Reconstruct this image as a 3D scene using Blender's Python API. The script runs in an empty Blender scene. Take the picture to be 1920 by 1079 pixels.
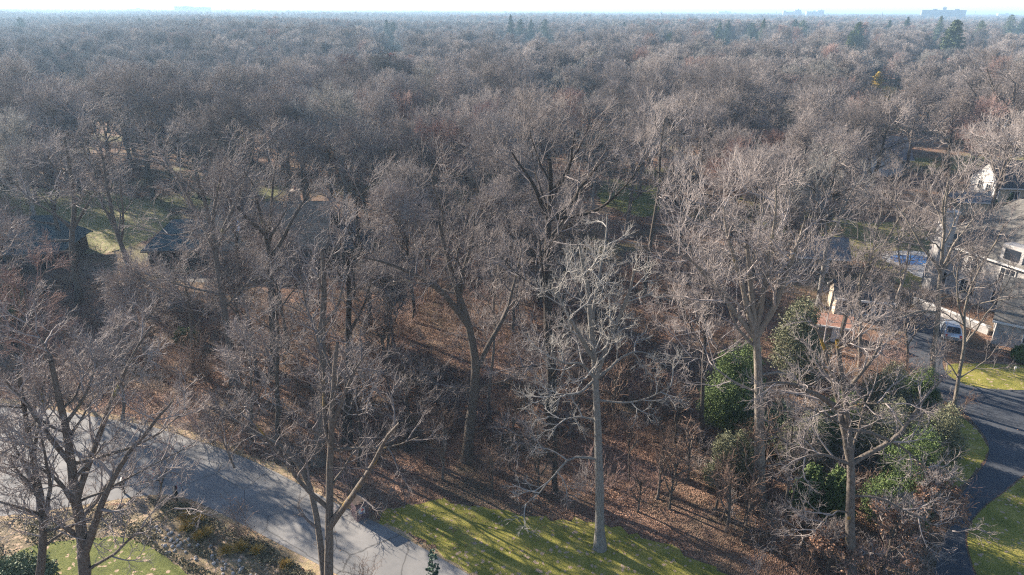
import bpy, math, random
import numpy as np
from mathutils import Matrix, Vector, Euler
R_ = math.radians
S = bpy.context.scene
COL = S.collection
# ------------------------------------------------------------------ camera
H = 34.0
PITCH = 22.13
cam_d = bpy.data.cameras.new('camera'); cam = bpy.data.objects.new('camera', cam_d); COL.objects.link(cam)
cam_d.sensor_width = 36.0; cam_d.lens = 24.0; cam_d.clip_start = 0.5; cam_d.clip_end = 60000
CM = Matrix.Translation((0, 0, H)) @ Matrix.Rotation(R_(90 - PITCH), 4, 'X') @ Matrix.Rotation(R_(0.37), 4, 'Z')
cam.matrix_world = CM
S.camera = cam
# ------------------------------------------------------------------ world and sun
SUN_EL, SUN_AZ = R_(22), math.atan2(0.585, -0.81)      # direction towards the sun, measured from +X
sun_vec = Vector((math.cos(SUN_EL) * math.cos(SUN_AZ), math.cos(SUN_EL) * math.sin(SUN_AZ), math.sin(SUN_EL)))
W = bpy.data.worlds.new('World'); S.world = W; W.use_nodes = True
wn = W.node_tree; wn.nodes.clear()
wo = wn.nodes.new('ShaderNodeOutputWorld'); wb = wn.nodes.new('ShaderNodeBackground'); ws = wn.nodes.new('ShaderNodeTexSky')
ws.sky_type = 'NISHITA'; ws.sun_disc = False; ws.sun_elevation = SUN_EL
ws.sun_rotation = math.atan2(sun_vec.x, sun_vec.y)
ws.air_density = 0.8; ws.dust_density = 0.3; ws.ozone_density = 2.0
wb.inputs['Strength'].default_value = 0.075
wn.links.new(ws.outputs[0], wb.inputs[0]); wn.links.new(wb.outputs[0], wo.inputs[0])
sd = bpy.data.lights.new('sun', 'SUN'); sd.energy = 5.0; sd.angle = R_(0.55); sd.color = (1.0, 0.90, 0.77)
sun = bpy.data.objects.new('sun', sd); COL.objects.link(sun)
sun.rotation_euler = sun_vec.to_track_quat('Z', 'Y').to_euler(); sun.location = (-60, 60, 80)
S.view_settings.view_transform = 'Standard'; S.view_settings.look = 'None'
S.view_settings.exposure = 1.72; S.view_settings.gamma = 1.0
S.cycles.max_bounces = 5; S.cycles.diffuse_bounces = 2; S.cycles.glossy_bounces = 2; S.cycles.transmission_bounces = 2
S.cycles.volume_bounces = 0; S.cycles.transparent_max_bounces = 4
S.cycles.use_denoising = False; S.cycles.use_adaptive_sampling = False
S.cycles.pixel_filter_type = 'BLACKMAN_HARRIS'; S.cycles.filter_width = 1.2
S.cycles.sample_clamp_indirect = 4.0
FX = 24.0 / 36.0 * 1920

def ray(px, py):
    d = CM.to_3x3() @ Vector(((px - 960) / FX, -(py - 539.5) / FX, -1.0))
    return d
def G(px, py, z=0.0):
    """ground point that the photo shows at this pixel"""
    d = ray(px, py); t = (z - H) / d.z
    return Vector((d.x * t, d.y * t, z))
def V(px, py, y):
    """point of the upright plane at distance y"""
    d = ray(px, py); t = y / d.y
    return Vector((d.x * t, y, H + d.z * t))
def pxof(p):
    q = CM.inverted() @ Vector(p)
    if q.z >= -0.1: return None
    return (960 + q.x / -q.z * FX, 539.5 - q.y / -q.z * FX)

# ------------------------------------------------------------------ materials
def mat(name, rough=0.9):
    m = bpy.data.materials.new(name); m.use_nodes = True
    b = m.node_tree.nodes['Principled BSDF']; b.inputs['Roughness'].default_value = rough
    b.inputs['Specular IOR Level'].default_value = 0.25
    return m, m.node_tree, b
def N(nt, t, **kw):
    n = nt.nodes.new(t)
    for k, v in kw.items():
        if k in n.inputs: n.inputs[k].default_value = v
        else: setattr(n, k, v)
    return n
def ramp(nt, stops):
    r = nt.nodes.new('ShaderNodeValToRGB'); e = r.color_ramp.elements
    while len(e) < len(stops): e.new(0.5)
    for i, (p, c) in enumerate(stops):
        e[i].position = p; e[i].color = (*c, 1)
    return r
def coords(nt, kind='Object'):
    t = nt.nodes.new('ShaderNodeTexCoord'); return t.outputs[kind]
def mixc(nt, a, b, fac):
    m = nt.nodes.new('ShaderNodeMix'); m.data_type = 'RGBA'
    for sock, v in ((m.inputs[6], a), (m.inputs[7], b)):
        if isinstance(v, tuple): sock.default_value = (*v, 1)
        else: nt.links.new(v, sock)
    if isinstance(fac, (int, float)): m.inputs[0].default_value = fac
    else: nt.links.new(fac, m.inputs[0])
    return m.outputs[2]
def noise(nt, vec, scale, detail=3.0, rough=0.55):
    n = N(nt, 'ShaderNodeTexNoise', Scale=scale, Detail=detail, Roughness=rough)
    nt.links.new(vec, n.inputs['Vector']); return n
def bump(nt, b, h, strength=0.5, dist=0.05):
    n = N(nt, 'ShaderNodeBump', Strength=strength, Distance=dist)
    nt.links.new(h, n.inputs['Height']); nt.links.new(n.outputs[0], b.inputs['Normal'])
def bark(name, c1, c2, lichen=None, amount=0.6, zscale=0.25, hi=None):
    m, nt, b = mat(name, 0.92)
    v = coords(nt); mp = N(nt, 'ShaderNodeMapping'); mp.inputs['Scale'].default_value = (1, 1, zscale)
    nt.links.new(v, mp.inputs[0])
    n1 = noise(nt, mp.outputs[0], 14, 4, 0.7)
    r = ramp(nt, [(0.3, c1), (0.7, c2)]); nt.links.new(n1.outputs[0], r.inputs[0])
    oi = nt.nodes.new('ShaderNodeObjectInfo')
    rr = ramp(nt, [(0, (0.72, 0.70, 0.68)), (0.5, (1.0, 0.98, 0.96)), (1, (1.32, 1.28, 1.28))])
    nt.links.new(oi.outputs['Random'], rr.inputs[0])
    mm = nt.nodes.new('ShaderNodeMix'); mm.data_type = 'RGBA'; mm.blend_type = 'MULTIPLY'; mm.inputs[0].default_value = 1
    nt.links.new(r.outputs[0], mm.inputs[6]); nt.links.new(rr.outputs[0], mm.inputs[7])
    out = mm.outputs[2]
    if lichen:
        n2 = noise(nt, v, 0.55, 4, 0.6)
        lr = ramp(nt, [(amount, (0, 0, 0)), (amount + 0.06, (1, 1, 1))]); nt.links.new(n2.outputs[0], lr.inputs[0])
        out = mixc(nt, out, lichen, lr.outputs[0])
    nt.links.new(out, b.inputs['Base Color'])
    bump(nt, b, n1.outputs[0], 0.9, 0.06)
    return m
M = {}
M['bark'] = bark('oak_bark', (0.05, 0.04, 0.033), (0.19, 0.16, 0.135), (0.22, 0.19, 0.05), 0.66)
M['bark_pale'] = bark('pale_bark', (0.11, 0.10, 0.09), (0.33, 0.31, 0.28))
M['bark_moss'] = bark('mossy_bark', (0.055, 0.045, 0.035), (0.20, 0.17, 0.145), (0.26, 0.165, 0.035), 0.60)
M['bark_tan'] = bark('tan_bark', (0.10, 0.085, 0.07), (0.33, 0.285, 0.235), (0.24, 0.19, 0.06), 0.68)
M['bark_dark'] = bark('dark_bark', (0.022, 0.018, 0.015), (0.08, 0.066, 0.056))
def twig(name, c1, c2):
    m, nt, b = mat(name, 0.85)
    oi = nt.nodes.new('ShaderNodeObjectInfo')
    n = noise(nt, coords(nt), 0.35, 3, 0.6)
    a = N(nt, 'ShaderNodeMath', operation='ADD'); nt.links.new(oi.outputs['Random'], a.inputs[0]); nt.links.new(n.outputs[0], a.inputs[1])
    d = N(nt, 'ShaderNodeMath', operation='MULTIPLY'); d.inputs[1].default_value = 0.62; nt.links.new(a.outputs[0], d.inputs[0])
    r = ramp(nt, [(0.15, c1), (0.95, c2)]); nt.links.new(d.outputs[0], r.inputs[0])
    nt.links.new(r.outputs[0], b.inputs['Base Color'])
    return m
M['twig'] = twig('grey_twigs', (0.115, 0.095, 0.088), (0.34, 0.29, 0.265))
M['twig_pale'] = twig('pale_twigs', (0.15, 0.135, 0.12), (0.33, 0.305, 0.275))
M['twig_red'] = twig('reddish_twigs', (0.20, 0.125, 0.10), (0.34, 0.23, 0.20))
M['twig_far'] = twig('far_twigs', (0.125, 0.105, 0.098), (0.35, 0.30, 0.275))
M['brush'] = twig('brush_stems', (0.10, 0.062, 0.045), (0.25, 0.165, 0.12))
M['willow'] = twig('yellow_twigs', (0.50, 0.38, 0.09), (0.66, 0.50, 0.14))
M['redbud'] = twig('red_buds', (0.50, 0.10, 0.085), (0.62, 0.17, 0.13))
def leafm(name, c1, c2, sub=0.0):
    m, nt, b = mat(name, 0.7)
    n = noise(nt, coords(nt), 2.2, 4, 0.7)
    r = ramp(nt, [(0.35, c1), (0.68, c2)]); nt.links.new(n.outputs[0], r.inputs[0])
    nt.links.new(r.outputs[0], b.inputs['Base Color'])
    return m
M['ever'] = leafm('evergreen_needles', (0.045, 0.075, 0.022), (0.15, 0.195, 0.06))
M['olive'] = leafm('olive_leaves', (0.09, 0.095, 0.05), (0.24, 0.235, 0.14))
M['ever_yellow'] = leafm('yellow_evergreen', (0.09, 0.12, 0.025), (0.26, 0.27, 0.06))
M['ever_grey'] = leafm('grey_evergreen', (0.08, 0.11, 0.06), (0.19, 0.22, 0.12))
M['spruce'] = leafm('blue_spruce', (0.03, 0.06, 0.04), (0.09, 0.14, 0.09))
M['dryleaf'] = leafm('dry_leaves', (0.17, 0.088, 0.055), (0.38, 0.225, 0.145))
M['gold'] = leafm('golden_grass', (0.34, 0.21, 0.05), (0.58, 0.40, 0.11))
M['cover'] = leafm('ground_ivy', (0.07, 0.07, 0.03), (0.28, 0.23, 0.14))

def ground_mat():
    m, nt, b = mat('forest_floor', 0.95)
    v = coords(nt)
    vo = N(nt, 'ShaderNodeTexVoronoi', Scale=12.0); vo.inputs['Randomness'].default_value = 1; nt.links.new(v, vo.inputs['Vector'])
    sep = nt.nodes.new('ShaderNodeSeparateColor'); nt.links.new(vo.outputs['Color'], sep.inputs[0])
    r = ramp(nt, [(0.0, (0.07, 0.036, 0.024)), (0.4, (0.20, 0.108, 0.07)), (0.75, (0.32, 0.185, 0.125)), (1.0, (0.48, 0.31, 0.22))])
    nt.links.new(sep.outputs[0], r.inputs[0])
    n = noise(nt, v, 0.16, 5, 0.65)
    rr = ramp(nt, [(0.42, (0, 0, 0)), (0.62, (1, 1, 1))]); nt.links.new(n.outputs[0], rr.inputs[0])
    dull = ramp(nt, [(0.0, (0.06, 0.045, 0.03)), (1.0, (0.22, 0.165, 0.11))]); nt.links.new(sep.outputs[1], dull.inputs[0])
    c = mixc(nt, r.outputs[0], dull.outputs[0], rr.outputs[0])
    # greenish thin grass patches farther off
    n3 = noise(nt, v, 0.028, 4, 0.6)
    r3 = ramp(nt, [(0.52, (0, 0, 0)), (0.6, (1, 1, 1))]); nt.links.new(n3.outputs[0], r3.inputs[0])
    g3 = ramp(nt, [(0.0, (0.08, 0.085, 0.03)), (1.0, (0.24, 0.24, 0.09))]); nt.links.new(sep.outputs[2], g3.inputs[0])
    sx = nt.nodes.new('ShaderNodeSeparateXYZ'); nt.links.new(v, sx.inputs[0])
    mr = N(nt, 'ShaderNodeMapRange'); mr.inputs['From Min'].default_value = 75; mr.inputs['From Max'].default_value = 110
    nt.links.new(sx.outputs['Y'], mr.inputs['Value'])
    mu = N(nt, 'ShaderNodeMath', operation='MULTIPLY'); nt.links.new(r3.outputs[0], mu.inputs[0]); nt.links.new(mr.outputs[0], mu.inputs[1])
    c = mixc(nt, c, g3.outputs[0], mu.outputs[0])
    nt.links.new(c, b.inputs['Base Color'])
    bump(nt, b, vo.outputs['Distance'], 1.0, 0.12)
    return m
def grass_mat(name, c1, c2, c3, leafy=0.93):
    m, nt, b = mat(name, 0.95)
    v = coords(nt)
    n = noise(nt, v, 0.5, 6, 0.7); n2 = noise(nt, v, 9, 3, 0.8)
    a = N(nt, 'ShaderNodeMath', operation='ADD'); nt.links.new(n.outputs[0], a.inputs[0]); nt.links.new(n2.outputs[0], a.inputs[1])
    d = N(nt, 'ShaderNodeMath', operation='MULTIPLY'); d.inputs[1].default_value = 0.5; nt.links.new(a.outputs[0], d.inputs[0])
    r = ramp(nt, [(0.36, c1), (0.5, c2), (0.64, c3)]); nt.links.new(d.outputs[0], r.inputs[0])
    vo = N(nt, 'ShaderNodeTexVoronoi', Scale=5.0); nt.links.new(v, vo.inputs['Vector'])
    sep = nt.nodes.new('ShaderNodeSeparateColor'); nt.links.new(vo.outputs['Color'], sep.inputs[0])
    rl = ramp(nt, [(leafy, (0, 0, 0)), (leafy + 0.01, (1, 1, 1))]); nt.links.new(sep.outputs[0], rl.inputs[0])
    c = mixc(nt, r.outputs[0], (0.42, 0.30, 0.20), rl.outputs[0])
    nt.links.new(c, b.inputs['Base Color']); bump(nt, b, n2.outputs[0], 1.0, 0.06)
    return m
def paved(name, c1, c2, scale=0.35, rough=0.85, fine=40, cracks=False):
    m, nt, b = mat(name, rough)
    v = coords(nt)
    n = noise(nt, v, scale, 5, 0.6); n2 = noise(nt, v, fine, 2, 0.8)
    r = ramp(nt, [(0.3, c1), (0.7, c2)]); nt.links.new(n.outputs[0], r.inputs[0])
    r2 = ramp(nt, [(0.3, (0.82, 0.82, 0.82)), (0.7, (1.12, 1.12, 1.12))]); nt.links.new(n2.outputs[0], r2.inputs[0])
    mm = nt.nodes.new('ShaderNodeMix'); mm.data_type = 'RGBA'; mm.blend_type = 'MULTIPLY'; mm.inputs[0].default_value = 1
    nt.links.new(r.outputs[0], mm.inputs[6]); nt.links.new(r2.outputs[0], mm.inputs[7])
    out = mm.outputs[2]
    if cracks:
        n3 = noise(nt, v, 0.6, 3, 0.6); wv = mixc(nt, v, n3.outputs['Color'], 0.35)
        vo = N(nt, 'ShaderNodeTexVoronoi', Scale=0.33); vo.feature = 'DISTANCE_TO_EDGE'; nt.links.new(wv, vo.inputs['Vector'])
        rc = ramp(nt, [(0.0, (1, 1, 1)), (0.012, (0, 0, 0))]); nt.links.new(vo.outputs['Distance'], rc.inputs[0])
        out = mixc(nt, out, (0.09, 0.085, 0.08), rc.outputs[0])
        n4 = noise(nt, v, 0.09, 2, 0.5); r4 = ramp(nt, [(0.60, (0, 0, 0)), (0.61, (.45, .45, .45))]); nt.links.new(n4.outputs[0], r4.inputs[0])
        out = mixc(nt, out, (0.15, 0.145, 0.14), r4.outputs[0])
    nt.links.new(out, b.inputs['Base Color'])
    bump(nt, b, n2.outputs[0], 0.3, 0.01)
    return m
def shingle(name, c1, c2, w=0.5, h=0.22, gap=(0.03, 0.03, 0.03)):
    m, nt, b = mat(name, 0.88)
    uv = nt.nodes.new('ShaderNodeUVMap')
    br = nt.nodes.new('ShaderNodeTexBrick'); br.inputs['Scale'].default_value = 1.0
    br.inputs['Brick Width'].default_value = w; br.inputs['Row Height'].default_value = h
    br.inputs['Mortar Size'].default_value = 0.022; br.inputs['Color1'].default_value = (*c1, 1); br.inputs['Color2'].default_value = (*c2, 1)
    br.inputs['Mortar'].default_value = (*gap, 1); br.inputs['Bias'].default_value = 0
    nt.links.new(uv.outputs[0], br.inputs['Vector'])
    n = noise(nt, uv.outputs[0], 1.3, 4, 0.6)
    r2 = ramp(nt, [(0.3, (0.65, 0.65, 0.65)), (0.7, (1.2, 1.2, 1.2))]); nt.links.new(n.outputs[0], r2.inputs[0])
    mm = nt.nodes.new('ShaderNodeMix'); mm.data_type = 'RGBA'; mm.blend_type = 'MULTIPLY'; mm.inputs[0].default_value = 1
    nt.links.new(br.outputs[0], mm.inputs[6]); nt.links.new(r2.outputs[0], mm.inputs[7])
    nt.links.new(mm.outputs[2], b.inputs['Base Color'])
    bump(nt, b, br.outputs['Fac'], -0.4, 0.03)
    return m
def plain(name, c, rough=0.7, var=0.12, metal=0.0, scale=1.5):
    m, nt, b = mat(name, rough); b.inputs['Metallic'].default_value = metal
    n = noise(nt, coords(nt), scale, 4, 0.6)
    r = ramp(nt, [(0.3, tuple(x * (1 - var) for x in c)), (0.7, tuple(min(1, x * (1 + var)) for x in c))])
    nt.links.new(n.outputs[0], r.inputs[0]); nt.links.new(r.outputs[0], b.inputs['Base Color'])
    return m
M['floor'] = ground_mat()
M['lawn'] = grass_mat('lawn_grass', (0.085, 0.095, 0.02), (0.24, 0.22, 0.04), (0.44, 0.34, 0.11))
M['lawn_green'] = grass_mat('green_grass', (0.05, 0.06, 0.016), (0.12, 0.135, 0.03), (0.23, 0.22, 0.07), 0.93)
M['lawn_far'] = grass_mat('far_grass', (0.10, 0.10, 0.03), (0.20, 0.19, 0.06), (0.30, 0.25, 0.11), 0.85)
M['verge'] = grass_mat('dry_verge', (0.17, 0.12, 0.07), (0.34, 0.25, 0.14), (0.46, 0.36, 0.20), 0.8)
M['bed'] = grass_mat('bed_mulch', (0.06, 0.045, 0.03), (0.19, 0.145, 0.09), (0.30, 0.24, 0.13), 0.8)
M['road'] = paved('road_asphalt', (0.17, 0.165, 0.16), (0.27, 0.255, 0.24), cracks=True)
M['road_edge'] = paved('road_edge', (0.10, 0.09, 0.08), (0.17, 0.15, 0.13))
M['drive'] = paved('fresh_asphalt', (0.055, 0.06, 0.07), (0.085, 0.09, 0.10))
M['concrete'] = paved('pale_concrete', (0.50, 0.48, 0.45), (0.66, 0.63, 0.59))
M['farpave'] = paved('far_pavement', (0.42, 0.37, 0.31), (0.55, 0.50, 0.44), 0.1)
M['stone'] = shingle('white_stone', (0.47, 0.44, 0.41), (0.38, 0.355, 0.335), 0.45, 0.2, (0.30, 0.28, 0.27))
M['grey_shingle'] = shingle('grey_shingles', (0.20, 0.182, 0.158), (0.145, 0.132, 0.115), 0.4, 0.3, (0.10, 0.095, 0.09))
M['shake'] = shingle('wood_shakes', (0.31, 0.245, 0.185), (0.21, 0.165, 0.125), 0.35, 0.33, (0.05, 0.04, 0.03))
M['slate'] = shingle('slate_roof', (0.10, 0.14, 0.15), (0.075, 0.11, 0.12), 0.3, 0.25, (0.03, 0.04, 0.045))
M['charcoal'] = shingle('charcoal_shingles', (0.085, 0.085, 0.09), (0.06, 0.06, 0.065), 0.4, 0.25, (0.03, 0.03, 0.03))
M['greyroof'] = shingle('pale_grey_shingles', (0.20, 0.21, 0.23), (0.16, 0.17, 0.19), 0.5, 0.3, (0.10, 0.10, 0.11))
M['terra'] = shingle('terracotta_tiles', (0.60, 0.32, 0.22), (0.52, 0.27, 0.18), 0.3, 0.3, (0.40, 0.2, 0.14))
M['brick'] = shingle('red_brick', (0.36, 0.12, 0.07), (0.28, 0.09, 0.05), 0.22, 0.08, (0.3, 0.26, 0.22))
M['beige'] = plain('beige_siding', (0.42, 0.35, 0.27)); M['white'] = plain('white_paint', (0.62, 0.59, 0.55), 0.6, 0.05)
M['darkwall'] = plain('dark_stained_wall', (0.055, 0.04, 0.034), 0.85, 0.35)
M['glass'] = plain('window_glass', (0.03, 0.035, 0.045), 0.08, 0.2); M['black'] = plain('black_paint', (0.025, 0.025, 0.027), 0.45)
M['skylight'] = plain('skylight_glass', (0.55, 0.60, 0.66), 0.12, 0.1)
M['timber'] = plain('weathered_timber', (0.28, 0.22, 0.17), 0.85, 0.3); M['far_wall'] = plain('far_concrete', (0.20, 0.22, 0.25))
M['far_pale'] = plain('far_white', (0.42, 0.42, 0.42)); M['far_blue'] = plain('far_glazing', (0.09, 0.12, 0.16), 0.3)
M['shade_blue'] = plain('painted_blue_shade', (0.05, 0.17, 0.42), 0.08, 0.1)  # glossy blue that stands in for the shade on the patio
M['rock'] = plain('pale_rock', (0.42, 0.38, 0.34), 0.85, 0.4, 0, 3); M['silver'] = plain('silver_car_paint', (0.50, 0.54, 0.58), 0.25, 0.03, 0.6)
M['rubber'] = plain('rubber', (0.02, 0.02, 0.02), 0.8); M['red'] = plain('red_paint', (0.55, 0.03, 0.03), 0.5); M['steel'] = plain('steel', (0.45, 0.46, 0.48), 0.4, 0.1, 0.5)
M['pier'] = plain('purple_brown_brick', (0.13, 0.085, 0.09), 0.85, 0.35, 0, 12); M['blue'] = plain('blue_paint', (0.05, 0.12, 0.45), 0.5)
M['redwood'] = plain('red_furniture', (0.30, 0.05, 0.04), 0.6)

# ------------------------------------------------------------------ mesh helpers
def raw_mesh(name, verts, quads, m, smooth=False, uv=None):
    verts = np.ascontiguousarray(verts, dtype=np.float32).reshape(-1, 3); quads = np.ascontiguousarray(quads, dtype=np.int32)
    me = bpy.data.meshes.new(name); k = quads.shape[1]; nf = len(quads)
    me.vertices.add(len(verts)); me.vertices.foreach_set('co', verts.ravel())
    me.loops.add(nf * k); me.loops.foreach_set('vertex_index', quads.ravel())
    me.polygons.add(nf); me.polygons.foreach_set('loop_start', np.arange(0, nf * k, k, dtype=np.int32))
    if smooth: me.polygons.foreach_set('use_smooth', np.ones(nf, dtype=bool))
    me.update(calc_edges=True); me.materials.append(m)
    return me
def tag(o, label=None, cat=None, group=None, kind=None):
    if label: o['label'] = label
    if cat: o['category'] = cat
    if group: o['group'] = group
    if kind: o['kind'] = kind
    return o
def link(name, me, parent=None, loc=None):
    o = bpy.data.objects.new(name, me); COL.objects.link(o)
    if parent: o.parent = parent
    if loc is not None: o.location = loc
    return o
def thing(name, label, cat, loc=(0, 0, 0), rotz=0.0, group=None):
    o = bpy.data.objects.new(name, None); COL.objects.link(o); o.empty_display_size = 0.3
    o.location = loc; o.rotation_euler = (0, 0, rotz); tag(o, label, cat, group); return o
class MB:
    """collects boxes, prisms and tubes, links them as one mesh with metric UVs"""
    def __init__(s): s.v = []; s.f = []
    def add(s, vs, fs):
        b = len(s.v); s.v += [tuple(v) for v in vs]; s.f += [tuple(b + i for i in f) for f in fs]; return s
    def box(s, c, d, rz=0.0):
        x, y, z = c; a, b, h = d[0] / 2, d[1] / 2, d[2] / 2; cs, sn = math.cos(rz), math.sin(rz)
        vs = [(x + i * a * cs - j * b * sn, y + i * a * sn + j * b * cs, z + k * h) for k in (-1, 1) for j in (-1, 1) for i in (-1, 1)]
        return s.add(vs, [(0, 2, 3, 1), (4, 5, 7, 6), (0, 1, 5, 4), (2, 6, 7, 3), (0, 4, 6, 2), (1, 3, 7, 5)])
    def cyl(s, p0, p1, r0, r1=None, n=12, caps=True):
        r1 = r0 if r1 is None else r1; p0, p1 = Vector(p0), Vector(p1); d = (p1 - p0).normalized()
        u = d.orthogonal().normalized(); w = d.cross(u); vs = []
        for p, r in ((p0, r0), (p1, r1)):
            for i in range(n):
                a = 2 * math.pi * i / n; vs.append(p + u * r * math.cos(a) + w * r * math.sin(a))
        fs = [(i, (i + 1) % n, n + (i + 1) % n, n + i) for i in range(n)]
        if caps: fs += [tuple(range(n))[::-1], tuple(range(n, 2 * n))]
        return s.add(vs, fs)
    def slab(s, pts, t):
        """thick polygon: pts in 3-D, thickness t along its normal"""
        pts = [Vector(p) for p in pts]; n = (pts[1] - pts[0]).cross(pts[2] - pts[0]).normalized()
        if n.z < 0: pts = pts[::-1]; n = -n
        k = len(pts); vs = [p for p in pts] + [p - n * t for p in pts]
        return s.add(vs, [tuple(range(k)), tuple(range(2 * k - 1, k - 1, -1))] + [(i, k + i, k + (i + 1) % k, (i + 1) % k) for i in range(k)])
    def ball(s, c, r, seg=10, rings=6, jit=0.0, rng=None):
        vs = [(c[0], c[1], c[2] + r[2])]
        for i in range(1, rings):
            a = math.pi * i / rings
            for j in range(seg):
                q = 2 * math.pi * j / seg; k = 1 + (rng.uniform(-jit, jit) if rng else 0)
                vs.append((c[0] + r[0] * math.sin(a) * math.cos(q) * k, c[1] + r[1] * math.sin(a) * math.sin(q) * k, c[2] + r[2] * math.cos(a) * k))
        vs.append((c[0], c[1], c[2] - r[2])); fs = []
        for j in range(seg): fs.append((0, 1 + j, 1 + (j + 1) % seg))
        for i in range(rings - 2):
            for j in range(seg):
                a = 1 + i * seg + j; b_ = 1 + i * seg + (j + 1) % seg; fs.append((a, a + seg, b_ + seg, b_))
        L = len(vs) - 1; o = 1 + (rings - 2) * seg
        for j in range(seg): fs.append((L, o + (j + 1) % seg, o + j))
        return s.add(vs, fs)
    def mesh(s, name, m):
        me = bpy.data.meshes.new(name); me.from_pydata(s.v, [], s.f); me.materials.append(m)
        uv = me.uv_layers.new(name='UVMap')
        for p in me.polygons:
            n = p.normal; ax = Vector((-n.y, n.x, 0))
            ax = ax.normalized() if ax.length > 0.05 else Vector((1, 0, 0)); ay = n.cross(ax)
            for li in p.loop_indices:
                co = me.vertices[me.loops[li].vertex_index].co; uv.data[li].uv = (co.dot(ax), co.dot(ay))
        return me
    def build(s, name, m, parent=None, loc=None, bevel=0.0, smooth=False):
        o = link(name, s.mesh(name, m), parent, loc)
        if bevel:
            b = o.modifiers.new('bevel', 'BEVEL'); b.width = bevel; b.segments = 2; b.limit_method = 'ANGLE'
        if smooth:
            for p in o.data.polygons: p.use_smooth = True
        return o

# ------------------------------------------------------------------ tree growing (numpy, all branches of a level at once)
def norm(a): return a / np.maximum(np.linalg.norm(a, axis=-1, keepdims=True), 1e-9)
def sample(P, Rr, t):
    """P (n,m,3), t (n,k) in 0..1 -> position, tangent, radius"""
    n, m, _ = P.shape; f = np.clip(t, 0, 0.9999) * (m - 1); i = f.astype(int); w = (f - i)[..., None]; idx = np.arange(n)[:, None]
    a, b = P[idx, i], P[idx, i + 1]
    return a * (1 - w) + b * w, norm(b - a), Rr[idx, i] * (1 - w[..., 0]) + Rr[idx, i + 1] * w[..., 0]
def walk(rng, start, d, L, m, wig, up, r0, rtip, out=None):
    n = len(start); P = np.zeros((n, m, 3)); P[:, 0] = start; step = (L / (m - 1))[:, None]
    for k in range(1, m):
        d = norm(d + rng.normal(0, wig, (n, 3)) + np.array([0, 0, up]))
        P[:, k] = P[:, k - 1] + d * step
    s = np.linspace(0, 1, m)[None, :]
    Rr = r0[:, None] * (1 - s) + rtip * s
    return P, Rr
def children(rng, P, Rr, K, t0, t1, length, ang, m, wig, up, rr, rmin, rtip, taper=0.55):
    n = len(P)
    t = t0 + (t1 - t0) * (np.arange(K)[None, :] + rng.random((n, K))) / K
    pos, tan, rad = sample(P, Rr, t)
    u = norm(np.cross(tan, np.array([0.31, 0.17, 0.93]) + rng.normal(0, 0.05, tan.shape))); w = np.cross(tan, u)
    phi = (np.arange(K)[None, :] * 2.4 + rng.random((n, 1)) * 6.28 + rng.normal(0, 0.5, (n, K)))[..., None]
    a = (ang * rng.uniform(0.65, 1.25, (n, K)))[..., None]
    d = tan * np.cos(a) + (u * np.cos(phi) + w * np.sin(phi)) * np.sin(a)
    L = length * rng.uniform(0.6, 1.25, (n, K)) * (1 - taper * t)
    if isinstance(length, np.ndarray) is False and length < 0:
        pl = np.linalg.norm(np.diff(P, axis=1), axis=2).sum(1)[:, None]; L = -length * pl * rng.uniform(0.6, 1.25, (n, K)) * (1 - taper * t)
    r0 = np.maximum(rad * rr, rmin)
    return walk(rng, pos.reshape(-1, 3), d.reshape(-1, 3), L.reshape(-1), m, wig, up, r0.reshape(-1), rtip)
def tubes(groups):
    """groups: list of (P, R, sides) -> verts, quads"""
    V_, F_, base = [], [], 0
    for P, Rr, s in groups:
        n, m, _ = P.shape
        if n == 0: continue
        T = norm(np.gradient(P, axis=1)); ref = norm(np.cross(norm(P[:, -1] - P[:, 0]), np.array([0.37, 0.91, 0.17])))[:, None, :]
        U = norm(ref - T * (ref * T).sum(-1, keepdims=True)); Wv = np.cross(T, U)
        a = np.arange(s) * 2 * np.pi / s
        ring = P[:, :, None, :] + Rr[:, :, None, None] * (U[:, :, None, :] * np.cos(a)[None, None, :, None] + Wv[:, :, None, :] * np.sin(a)[None, None, :, None])
        V_.append(ring.reshape(-1, 3))
        i = np.arange(n)[:, None, None] * m * s + np.arange(m - 1)[None, :, None] * s; j = np.arange(s)[None, None, :]; j2 = (j + 1) % s
        F_.append((np.stack([i + j, i + j2, i + s + j2, i + s + j], -1).reshape(-1, 4)) + base); base += n * m * s
    return np.concatenate(V_), np.concatenate(F_)
def twigs_of(rng, limbs, limR, q, size, upb=0.05, thick=1.0):
    """branch levels 2.. from limbs; q = (K2,K3,K4,K5)"""
    out = []; P, Rr = limbs, limR
    spec = [(0.28, 1.0, 0.25 * size, 0.85, 6, 0.15, upb, 0.60, 0.045, 0.018, 5),
            (0.30, 1.0, 0.125 * size, 0.75, 5, 0.14, upb, 0.60, 0.022, 0.009, 4),
            (0.22, 1.0, 0.066 * size, 0.65, 4, 0.14, upb, 0.65, 0.014, 0.007, 3),
            (0.08, 1.0, 0.045 * size, 0.55, 3, 0.10, upb, 0.8, 0.011, 0.005, 3)]
    for K, (t0, t1, L, ang, m, wig, up, rr, rmin, rtip, s) in zip(q, spec):
        if K == 0: break
        P, Rr = children(rng, P, Rr, K, t0, t1, L, ang, m, wig, up, rr, rmin * thick, rtip * thick, 0.45)
        out.append((P, Rr, s))
    return out
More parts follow.
